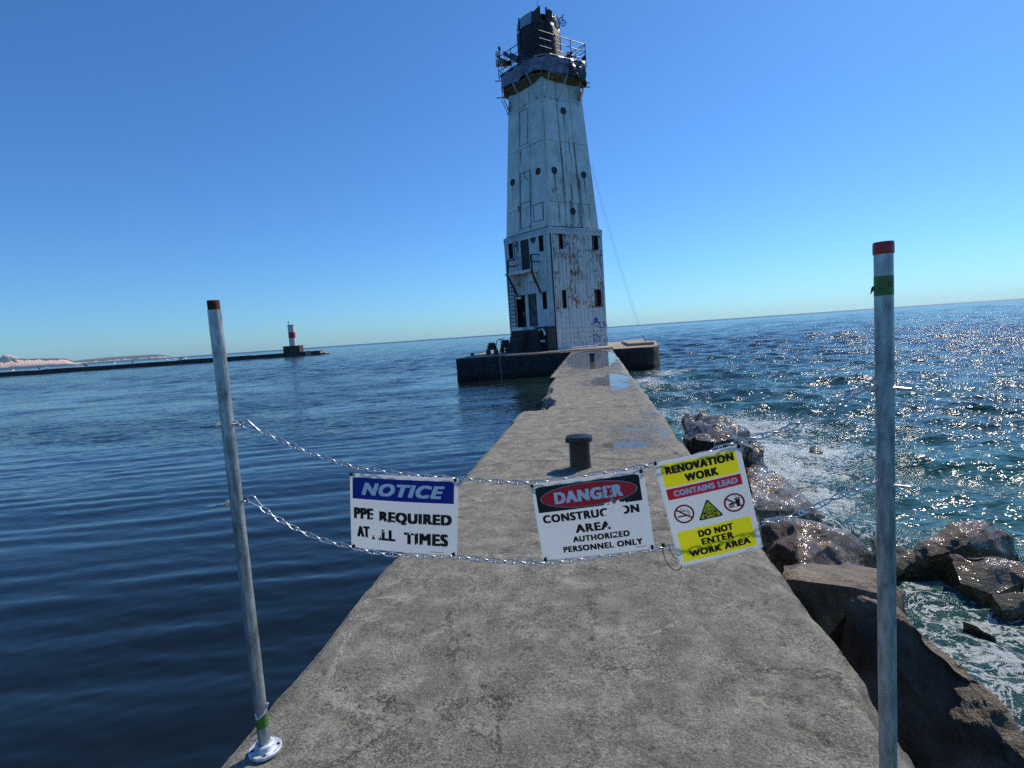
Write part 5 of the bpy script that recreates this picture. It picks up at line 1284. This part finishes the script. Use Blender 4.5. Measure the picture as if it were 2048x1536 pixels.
def chain(path, label, name='chain', off=-.006):
    P = [V(x, y, off) for x, y in path]; C_ = catmull(P); t = thing(name, label, 'chain', P[0], 'galvanised chains across the pier')
    acc = 0; nxt = .012; up = Vector((0, 0, 1)); i = 0; rg = random.Random(len(path))
    for a, c in zip(C_[:-1], C_[1:]):
        d = (c - a).length
        while acc + d >= nxt:
            p = a.lerp(c, (nxt - acc) / d); tg = (c - a).normalized()
            y_ = up.cross(tg).normalized(); z_ = tg.cross(y_)
            an = (i % 2) * math.pi / 2 + .6 + rg.uniform(-.3, .3)
            yy = y_ * math.cos(an) + z_ * math.sin(an); zz = tg.cross(yy)
            o = bpy.data.objects.new('link', LM); COL.objects.link(o); o.parent = t
            m4 = Matrix((tg, yy, zz)).transposed().to_4x4(); m4.translation = p - Vector(P[0]); o.matrix_local = m4
            nxt += LP; i += 1
        acc += d
    return t
TOPC = [(520, 861), (560, 880), (620, 905), (700, 931), (760, 941), (830, 950), (920, 957), (1000, 963), (1060, 965), (1120, 959), (1200, 948), (1300, 931), (1390, 912), (1480, 883), (1560, 862), (1630, 832), (1690, 797), (1708, 788)]
BOTC = [(525, 1017), (560, 1040), (610, 1066), (660, 1084), (705, 1094), (760, 1106), (830, 1112), (900, 1112), (1000, 1122), (1090, 1125), (1160, 1118), (1230, 1107), (1320, 1096), (1370, 1088), (1440, 1070), (1525, 1047), (1600, 1027), (1670, 995), (1708, 975)]
ct = chain(TOPC, 'upper galvanised chain strung between the two pipe posts above the signs'); cb = chain(BOTC, 'lower galvanised chain strung between the two pipe posts along the bottoms of the signs')
def hook(b0, pts, r): return b0.tube(catmull([V(x, y, o) for x, y, o in pts], 6), r, 8)
o = hook(B(), [(486, 851, 0), (485, 843, .008), (492, 839, .008), (503, 848, .006), (513, 857, 0), (520, 862, -.004)], .0028); hook(o, [(484, 852, -.004), (492, 857, -.006), (506, 862, -.006), (519, 863, -.004)], .0028); o.out('snap_hook', MZ, ct, smooth=True)
o = hook(B(), [(493, 997, 0), (500, 993, .008), (508, 993, .008), (518, 1006, .006), (526, 1014, 0)], .0028); hook(o, [(497, 1004, -.004), (508, 1009, -.006), (520, 1016, -.006)], .0028); o.out('snap_hook', MZ, cb, smooth=True)
o = hook(B(), [(1744, 773, 0), (1735, 767, .005), (1727, 769, .006), (1713, 780, .004), (1704, 789, 0)], .0027); hook(o, [(1736, 772, -.004), (1731, 779, -.006), (1716, 785, -.006), (1704, 790, -.004)], .0027); o.out('snap_hook', MZ, ct, smooth=True)
o = hook(B(), [(1746, 966, 0), (1736, 959, .005), (1728, 961, .006), (1715, 969, .004), (1705, 977, 0)], .0027); hook(o, [(1738, 966, -.004), (1728, 976, -.006), (1714, 980, -.006), (1705, 977, -.004)], .0027); o.out('snap_hook', MZ, cb, smooth=True)
# eye bolts through the pipes
def eyebolt(t, x0, y0, x1, y1, xe, ye, d_end, p):
    b = B(); a = V(x0, y0, d_end); c = V(x1, y1); mid = V(xe, ye)
    b.tube([a, mid], .0042, 8); b.tube([mid + (mid - a).normalized() * .010 + EB * .008 * math.cos(q) + Vector((0, 0, .007 * math.sin(q))) for q in np.linspace(0, 6.283, 14, endpoint=False)], .0028, 6, closed=True)
    dn = (mid - a).normalized()
    for s in (c,): b.lathe(s, [(.0078, -.004), (.0078, .004)], 6, dn); b.lathe(s, [(.011, .0035 if x0 < x1 else .0035), (.011, .005)], 14, dn)
    return b.out('eye_bolt', MZ, t, auto=40)
eyebolt(tl, 399, 854, 433.5, 849.5, 478, 848, -.02, PL); eyebolt(tl, 417, 1014, 454, 1006, 488, 1001, -.03, PL)
eyebolt(tr_, 1822, 779, 1786, 775, 1743, 772, .03, PR); eyebolt(tr_, 1822, 975, 1787, 969, 1744, 966, .03, PR)
b = B(); b.tube(catmull([V(466, 846, .02), V(470, 842, .022), V(476, 846, .015), V(478, 850, .01), V(474, 864, .012), V(470, 868, .016)], 6), .0022, 6); b.out('wire_twist', MWT, tl)

# ---- signs
def plastic(name, c, trans=.45):
    m = M(name); f = m.noise(5, 4, .6)
    m.set(Base_Color=m.ramp(f, [(.3, tuple(x * .93 for x in c)), (.7, c)]), Roughness=.35)
    tl_ = m.n('ShaderNodeBsdfTranslucent'); tl_.inputs[0].default_value = (c[0], c[1], c[2], 1); mx = m.n('ShaderNodeMixShader'); mx.inputs[0].default_value = trans
    m.l(m.p.outputs[0], mx.inputs[1]); m.l(tl_.outputs[0], mx.inputs[2]); m.l(mx.outputs[0], m.o.inputs[0]); return m.mat
def worn(name, c, spots, dens=.5, scl=95, stretch=(1, .35, 1)):
    """ink scraped off in the given spots (sign metres: u, v, ru, rv, strength)"""
    m = M(name); m.set(Base_Color=c, Roughness=.4)
    at = m.n('ShaderNodeAttribute'); at.attribute_name = 'su'; av = m.n('ShaderNodeAttribute'); av.attribute_name = 'sv'
    cb_ = m.n('ShaderNodeCombineXYZ'); m.l(at.outputs['Fac'], cb_.inputs[0]); m.l(av.outputs['Fac'], cb_.inputs[1])
    mp = m.n('ShaderNodeMapping'); mp.inputs['Rotation'].default_value = (0, 0, .6); m.l(cb_.outputs[0], mp.inputs[0])
    n_ = m.noise(scl, 5, .7, vec=mp.outputs[0], stretch=stretch)
    tot = m.math('MULTIPLY', m.math('SUBTRACT', n_, .5), 0.0 if not spots else 2.1)
    acc = None
    for u, v, ru, rv, s_ in spots:
        dx = m.math('DIVIDE', m.math('SUBTRACT', at.outputs['Fac'], u), ru); dy = m.math('DIVIDE', m.math('SUBTRACT', av.outputs['Fac'], v), rv)
        e = m.math('MULTIPLY', m.math('SUBTRACT', 1.0, m.math('ADD', m.math('MULTIPLY', dx, dx), m.math('MULTIPLY', dy, dy)), clamp=True), s_)
        acc = e if acc is None else m.math('MAXIMUM', acc, e)
    k = m.smooth(m.math('ADD', m.math('MULTIPLY', tot, m.math('LESS_THAN', .001, acc)), acc), .28, .36)
    tr = m.n('ShaderNodeBsdfTransparent'); mx = m.n('ShaderNodeMixShader'); m.l(k, mx.inputs[0]); m.l(m.p.outputs[0], mx.inputs[1]); m.l(tr.outputs[0], mx.inputs[2]); m.l(mx.outputs[0], m.o.inputs[0]); return m.mat
MSW = plastic('white_sign_plastic', (.80, .83, .84), .55); MSY = plastic('yellow_sign_plastic', (.90, .84, .02), .55); MSR = plastic('red_sign_plastic', (.62, .02, .04), .35)
MSB = plastic('blue_sign_print', (.012, .025, .30), .15); MLW = plain('white_lettering', (.86, .88, .88), .45, 0, .04, 10, 0); MSK = plain('black_sign_print', (.008, .008, .009), .45, 0, .1, 10, 0)
class Sign:
    def __init__(s, corners, w, h, label, bow=.006, off=.010):
        s.c = [V(x, y, off) for x, y in corners]      # top left, top right, bottom right, bottom left
        s.w, s.h, s.bow = w, h, bow
        s.t = thing('warning_sign', label, 'sign', sum(s.c, Vector()) / 4, 'signs tied to the chains')
    def P(s, u, v, d=0.0):                             # u, v in metres from the centre
        a = u / s.w + .5; b_ = v / s.h + .5
        p = (s.c[3] * (1 - a) + s.c[2] * a) * (1 - b_) + (s.c[0] * (1 - a) + s.c[1] * a) * b_
        return p + NB * (d + s.bow * (math.sin(math.pi * min(max(a, 0), 1)) * .8 + .25 * math.sin(3 * b_ + 2 * a)))
    def panel(s, bands):
        """bands: (u0, u1, v0, v1, material index) over white"""
        us = sorted(set([-s.w / 2, s.w / 2] + [b[0] for b in bands] + [b[1] for b in bands])); vs_ = sorted(set([-s.h / 2, s.h / 2] + [b[2] for b in bands] + [b[3] for b in bands]))
        def fine(a, st):
            r_ = []
            for x, y in zip(a[:-1], a[1:]):
                n = max(1, int(math.ceil((y - x) / st))); r_ += [x + (y - x) * k / n for k in range(n)]
            return r_ + [a[-1]]
        us, vs_ = fine(us, .02), fine(vs_, .02); V_ = []; F_ = []; I_ = []; T = .0016
        nu, nv = len(us), len(vs_)
        for d in (0, -T):
            for v in vs_:
                for u in us: V_.append(s.P(u, v, d))
        N = nu * nv
        for j in range(nv - 1):
            for i in range(nu - 1):
                uc, vc = (us[i] + us[i + 1]) / 2, (vs_[j] + vs_[j + 1]) / 2; mi = 0
                for b in bands:
                    if b[0] < uc < b[1] and b[2] < vc < b[3]: mi = b[4]
                a = j * nu + i; F_.append((a, a + 1, a + nu + 1, a + nu)); I_.append(mi); F_.append((N + a, N + a + nu, N + a + nu + 1, N + a + 1)); I_.append(0)
        ed = [(i, i + 1) for i in range(nu - 1)] + [((nv - 1) * nu + i + 1, (nv - 1) * nu + i) for i in range(nu - 1)] + [(j * nu + nu, j * nu) for j in range(nv - 1)] + [(j * nu + nu - 1, j * nu + 2 * nu - 1) for j in range(nv - 1)]
        for a, c in ed: F_.append((a, N + a, N + c, c)); I_.append(0)
        o = mk('panel', V_, F_, [MSW, MSY, MSR, MSB], s.t, False, I_); return o
    def text(s, st, u, v, w, h, mat, d=.0008, off=.0, shear=0.0, name='lettering', rot=0.0, space=1.16, bold=.085):
        co, fs = txt(st, w, h, off, shear, space); bx = h * bold; n0 = len(co)
        K_ = ((0, 0), (-1, -1), (-1, 1), (1, -1), (1, 1), (-.5, 0), (.5, 0), (-1, 0), (1, 0)); by = bx * .55
        co = np.concatenate([co * [1 - 2 * bx / w, 1 - 2 * by / h] + [k * bx, l * by] for k, l in K_]); fs = [tuple(i + k * n0 for i in f) for k in range(9) for f in fs]
        o = mk(name, [s.P(u + x, v + y, d + .00003 * (i // n0)) for i, (x, y) in enumerate(co)], fs, mat, s.t)
        me = o.data
        for nm, ax, c0 in (('su', 0, u), ('sv', 1, v)):
            at = me.attributes.new(nm, 'FLOAT', 'POINT'); at.data.foreach_set('value', (co[:, ax] + c0).astype(np.float32))
        return o
    def poly(s, b, pts, d0, d1=None):
        d1 = d1 or d0 + .0002; b.prism(pts, s.P, d0, d1); return b
    def sheet(s, name, outline_fn, mat, d):             # a fan of thin quads that follows the bow: outline_fn(t) for t 0..1 gives left/right columns
        pass
    def tie(s, u, v, du=0, dv=.012):
        b = B(); c = s.P(u, v, .001)
        b.tube([c + NB * .003, c + NB * .004 + Vector((0, 0, dv * .6)), c - NB * .004 + Vector((0, 0, dv)), c - NB * .010 + Vector((0, 0, dv * .5)), c - NB * .004], .0016, 6); b.obox(c + NB * .004 + Vector((0, 0, dv * .2)), EB * .0042, NB * .003, Vector((0, 0, .0045)))
        b.lathe(c, [(.0042, -.001), (.0042, .0012)], 12, NB); b.out('zip_tie', MTIE, s.t)
def bandsheet(s, name, mat, u0, u1, v0, v1, r, d, clip=None, n=28, attrs=True):
    us = np.linspace(u0, u1, n); X_ = np.zeros((n, 5)); Y_ = X_.copy(); Z_ = X_.copy(); SU = X_.copy(); SV = X_.copy()
    for i, u in enumerate(us):
        if clip: lo, hi = clip(u)
        else:
            e = min(u - u0, u1 - u); k = r - math.sqrt(max(0, r * r - (r - e) ** 2)) if e < r else 0; lo, hi = v0 + (0 if name == 'header_band' else k), v1 - k
        for j in range(5):
            v = lo + (hi - lo) * j / 4; X_[i, j], Y_[i, j], Z_[i, j] = s.P(u, v, d); SU[i, j] = u; SV[i, j] = v
    return grid_mesh(name, X_, Y_, Z_, mat, s.t, attrs={'su': SU, 'sv': SV})
# NOTICE
s1 = Sign([(700, 946), (916, 957), (914, 1111), (703, 1094)], .350, .250, 'blue and white notice sign, leftmost of the three signs on the chains', .009)
s1.panel([])
bandsheet(s1, 'header_band', MSB, -.166, .163, .042, .113, .004, .0006)
s1.text('NOTICE', 0, .077, .268, .042, MLW, .0012, .0, .28)
WK1 = worn('scraped_black_ink', (.006, .006, .007), [(-.101, -.022, .010, .018, .36), (-.060, -.026, .022, .010, .42), (-.025, -.030, .035, .010, .36), (.088, -.008, .012, .016, .36), (-.083, -.066, .017, .026, 1.0), (-.055, -.06, .012, .02, .3), (.03, -.060, .03, .006, .26), (.06, -.095, .05, .006, .24)])
s1.text('PPE', -.128, -.006, .068, .038, WK1); s1.text('REQUIRED', .042, -.014, .232, .041, WK1); s1.text('AT', -.130, -.067, .045, .038, WK1); s1.text('ALL', -.060, -.072, .080, .037, WK1); s1.text('TIMES', .078, -.077, .140, .040, WK1)
b = B(); s1.poly(b, [(.092, -.1175), (.134, -.1175), (.134, -.116), (.092, -.116)], .0006); b.out('small_print', MINK, s1.t)
s1.tie(-.168, .120, dv=.012); s1.tie(.168, .118); s1.tie(-.165, -.118, dv=-.010); s1.tie(.166, -.118, dv=-.010)
B().tube([s1.P(-.168, .124, .002), V(706, 929), V(712, 936, .006), s1.P(-.166, .122, .004)], .0009, 5).out('wire', MZ, s1.t)
# DANGER
s2 = Sign([(1061, 969), (1286, 938), (1310, 1097), (1086, 1121)], .350, .250, 'black and red danger sign, middle one of the three signs on the chains', .005)
s2.panel([])
WKB = worn('scraped_header_ink', (.006, .006, .007), [(.085, .030, .03, .012, .55), (.06, .034, .03, .01, .42)])
bandsheet(s2, 'header_band', WKB, -.163, .160, .030, .113, .004, .0005)
def ell(a_, b_, cy): return lambda u: (cy - b_ * math.sqrt(max(0, 1 - (u / a_) ** 2)), cy + b_ * math.sqrt(max(0, 1 - (u / a_) ** 2)))
e1, e2 = ell(.1515, .0385, .0715), ell(.1485, .036, .0715)
WKR = worn('scraped_red_ink', (.80, .02, .035), [(.068, .045, .012, .012, .5)])
bandsheet(s2, 'oval_rim', MSW, -.1515, .1515, 0, 0, 0, .0008, clip=lambda u: ell(.1515, .0385, .0715)(u - 0), n=64)
bandsheet(s2, 'oval', WKR, -.1485, .1485, 0, 0, 0, .0011, clip=lambda u: ell(.1485, .036, .0715)(u), n=64)
WWW = worn('scraped_white_ink', (.86, .88, .88), [(.062, .07, .008, .03, .45), (.05, .06, .02, .02, .2)])
s2.text('DANGER', .0, .071, .212, .038, WWW, .0014, .0)
WK2 = worn('scraped_danger_ink', (.006, .006, .007), [(.074, .006, .028, .03, 2.5), (.045, .003, .012, .016, .4), (.098, .010, .012, .012, .35), (.072, -.030, .022, .02, 2.2), (.048, -.036, .012, .016, .4), (.062, -.064, .02, .007, .42), (.085, -.060, .02, .006, .35), (.045, -.098, .02, .009, .30)])
s2.text('CONSTRUCTION', -.003, .008, .300, .0265, WK2); s2.text('AREA', .000, -.033, .110, .0265, WK2); s2.text('AUTHORIZED', .020, -.066, .176, .019, WK2); s2.text('PERSONNEL ONLY', .020, -.096, .246, .0195, WK2)
b = B(); s2.poly(b, [(.118, -.113), (.152, -.113), (.152, -.1115), (.118, -.1115)], .0006); b.out('small_print', MINK, s2.t)
s2.tie(-.170, .119, dv=.010); s2.tie(.168, .118, dv=.010); s2.tie(-.165, -.119, dv=-.008); s2.tie(.168, -.116, dv=-.006)
# RENOVATION
W3, H3_ = .256, .352
s3 = Sign([(1307.5, 926), (1479, 889.5), (1526, 1094), (1360, 1134)], W3, H3_, 'yellow and red renovation sign tilted to the left, rightmost of the three signs', .004)
s3.panel([(-.112, .112, .088, .163, 1), (-.112, .112, .046, .082, 2), (-.112, .112, -.163, -.062, 1)])
s3.text('RENOVATION', .002, .143, .204, .027, MSK); s3.text('WORK', .002, .108, .100, .027, MSK)
s3.text('CONTAINS LEAD', .004, .064, .192, .020, MLW, .0010, .0)
s3.text('DO NOT', .004, -.082, .106, .023, MSK); s3.text('ENTER', .004, -.110, .098, .022, MSK); s3.text('WORK AREA', .004, -.141, .186, .022, MSK)
circ = lambda cx, cy, r_, n=28: [(cx + r_ * math.cos(2 * math.pi * k / n), cy + r_ * math.sin(2 * math.pi * k / n)) for k in range(n)]
def ringp(b, cx, cy, ro, ri, d, n=32):
    for k in range(n):
        a, c = 2 * math.pi * k / n, 2 * math.pi * (k + 1) / n
        s3.poly(b, [(cx + ri * math.cos(a), cy + ri * math.sin(a)), (cx + ro * math.cos(a), cy + ro * math.sin(a)), (cx + ro * math.cos(c), cy + ro * math.sin(c)), (cx + ri * math.cos(c), cy + ri * math.sin(c))], d)
MRI = plain('red_ink', (.42, .012, .03), .4, 0, .08, 20, 0)
for cx, kind_ in ((-.076, 'smoke'), (.076, 'food')):
    cy = -.007; b = B(); ringp(b, cx, cy, .031, .0255, .0012); a = 2.45
    dx, dy = math.cos(a) * .028, math.sin(a) * .028; nx_, ny_ = -math.sin(a) * .0026, math.cos(a) * .0026
    s3.poly(b, [(cx - dx - nx_, cy - dy - ny_), (cx - dx + nx_, cy - dy + ny_), (cx + dx + nx_, cy + dy + ny_), (cx + dx - nx_, cy + dy - ny_)], .0013); b.out('prohibition_ring', MRI, s3.t)
    b = B()
    if kind_ == 'smoke':
        s3.poly(b, [(cx - .021, cy - .0085), (cx + .012, cy - .0085), (cx + .012, cy - .004), (cx - .021, cy - .004)], .0008)
        s3.poly(b, [(cx + .0145, cy - .0085), (cx + .017, cy - .0085), (cx + .017, cy - .004), (cx + .0145, cy - .004)], .0008)
        stroke(b, [(cx - .004, cy + .019), (cx - .010, cy + .015), (cx - .006, cy + .009), (cx + .004, cy + .008), (cx + .012, cy + .004), (cx + .0145, cy - .002)], .0018, s3.P, .0008, .001)
        stroke(b, [(cx + .001, cy + .017), (cx - .002, cy + .013), (cx + .007, cy + .012), (cx + .016, cy + .007), (cx + .0185, cy - .002)], .0018, s3.P, .0008, .001)
        b.out('cigarette', MINK, s3.t)
    else:
        s3.poly(b, [(cx + .003, cy + .009), (cx + .018, cy + .009), (cx + .015, cy - .016), (cx + .006, cy - .016)], .0008); s3.poly(b, [(cx + .001, cy + .010), (cx + .020, cy + .010), (cx + .018, cy + .014), (cx + .003, cy + .014)], .0008)
        stroke(b, [(cx + .010, cy + .014), (cx + .007, cy + .021), (cx + .002, cy + .022)], .0014, s3.P, .0008, .001)
        b.out('drink_cup', MINK, s3.t); b = B()
        s3.poly(b, [(cx - .018, cy - .006), (cx - .001, cy - .006), (cx - .003, cy - .001), (cx - .009, cy + .0015), (cx - .015, cy)], .0008)
        s3.poly(b, [(cx - .018, cy - .0095), (cx - .001, cy - .0095), (cx - .001, cy - .0072), (cx - .018, cy - .0072)], .0008); s3.poly(b, [(cx - .017, cy - .0145), (cx - .002, cy - .0145), (cx - .001, cy - .0108), (cx - .018, cy - .0108)], .0008)
        b.out('burger', MINK, s3.t)
def rtri(r_, cy, rad_):
    pts = []
    for k in range(3):
        a = math.pi / 2 + k * 2 * math.pi / 3; px, py = (r_ - rad_) * math.cos(a), cy + (r_ - rad_) * math.sin(a)
        for q in np.linspace(-math.pi / 3, math.pi / 3, 5): pts.append((px + rad_ * math.cos(a + q), py + rad_ * math.sin(a + q)))
    return pts
b = B(); s3.poly(b, rtri(.0405, -.018, .004), .0007); b.out('triangle_border', MINK, s3.t)
MYI = plain('yellow_ink', (.98, .78, .02), .4, 0, .04, 20, 0)
b = B(); s3.poly(b, rtri(.0335, -.018, .003), .0010); b.out('triangle', MYI, s3.t)
b = B(); cy = -.014
for sx in (-1, 1):
    stroke(b, [(-.016 * sx, cy - .018), (.016 * sx, cy - .006)], .0042, s3.P, .0013, .0014)
    for ex, ey in ((-.016 * sx, -.018), (.016 * sx, -.006)):
        for q in (-.0022, .0022): s3.poly(b, circ(ex + (.001 if ex > 0 else -.001), cy + ey + q, .0028, 8), .0013, .0014)
s3.poly(b, circ(0, cy, .0118), .00145, .0016); s3.poly(b, [(-.007, cy - .004), (.007, cy - .004), (.006, cy - .0145), (-.006, cy - .0145)], .00145, .0016); b.out('crossbones', MINK, s3.t)
b = B(); s3.poly(b, circ(0, cy + .0002, .0100), .0017, .0018); s3.poly(b, [(-.0052, cy - .005), (.0052, cy - .005), (.0044, cy - .0128), (-.0044, cy - .0128)], .0017, .0018)
for sx in (-1, 1): stroke(b, [(-.0135 * sx, cy - .0168), (.0135 * sx, cy - .0072)], .0014, s3.P, .00142, .00146)
b.out('skull', MYI, s3.t)
b = B()
for sx in (-1, 1): s3.poly(b, circ(.0040 * sx, cy - .001, .0028, 10), .0019, .0020)
s3.poly(b, [(-.0014, cy - .0062), (.0014, cy - .0062), (0, cy - .0035)], .0019, .0020)
for q in (-.0026, 0, .0026): stroke(b, [(q, cy - .0122), (q, cy - .0088)], .0008, s3.P, .0019, .0020)
stroke(b, [(-.0045, cy - .0086), (.0045, cy - .0086)], .0007, s3.P, .0019, .0020)
b.out('eye_sockets', MINK, s3.t)
b = B(); s3.poly(b, [(.075, -.1705), (.100, -.1705), (.100, -.1695), (.075, -.1695)], .0006); b.out('small_print', MINK, s3.t)
s3.tie(-.124, .172, dv=.012); s3.tie(.124, .170, dv=.012)
B().tube(catmull([V(1325, 1090, .012), V(1327, 1108, .02), V(1337, 1130, .02), V(1350, 1140, .018), V(1360, 1138, .014), s3.P(-.121, -.168, .004)], 8), .0013, 6).out('zip_tie', MTIE, s3.t)
B().tube(catmull([V(1328, 1092, -.004), V(1340, 1102, -.006), V(1350, 1116, -.004), s3.P(-.12, -.150, -.004)], 8), .0013, 6).out('zip_tie', MTIE, s3.t)
B().tube(catmull([V(1519, 1040, .0), V(1523, 1056, .01), V(1525, 1075, .01), V(1522, 1090, .008)], 8), .0014, 6).out('zip_tie', MTIE, s3.t)
B().obox(V(1326, 1090, .008), EB * .005, NB * .003, Vector((0, 0, .005))).out('zip_tie', MTIE, s3.t)
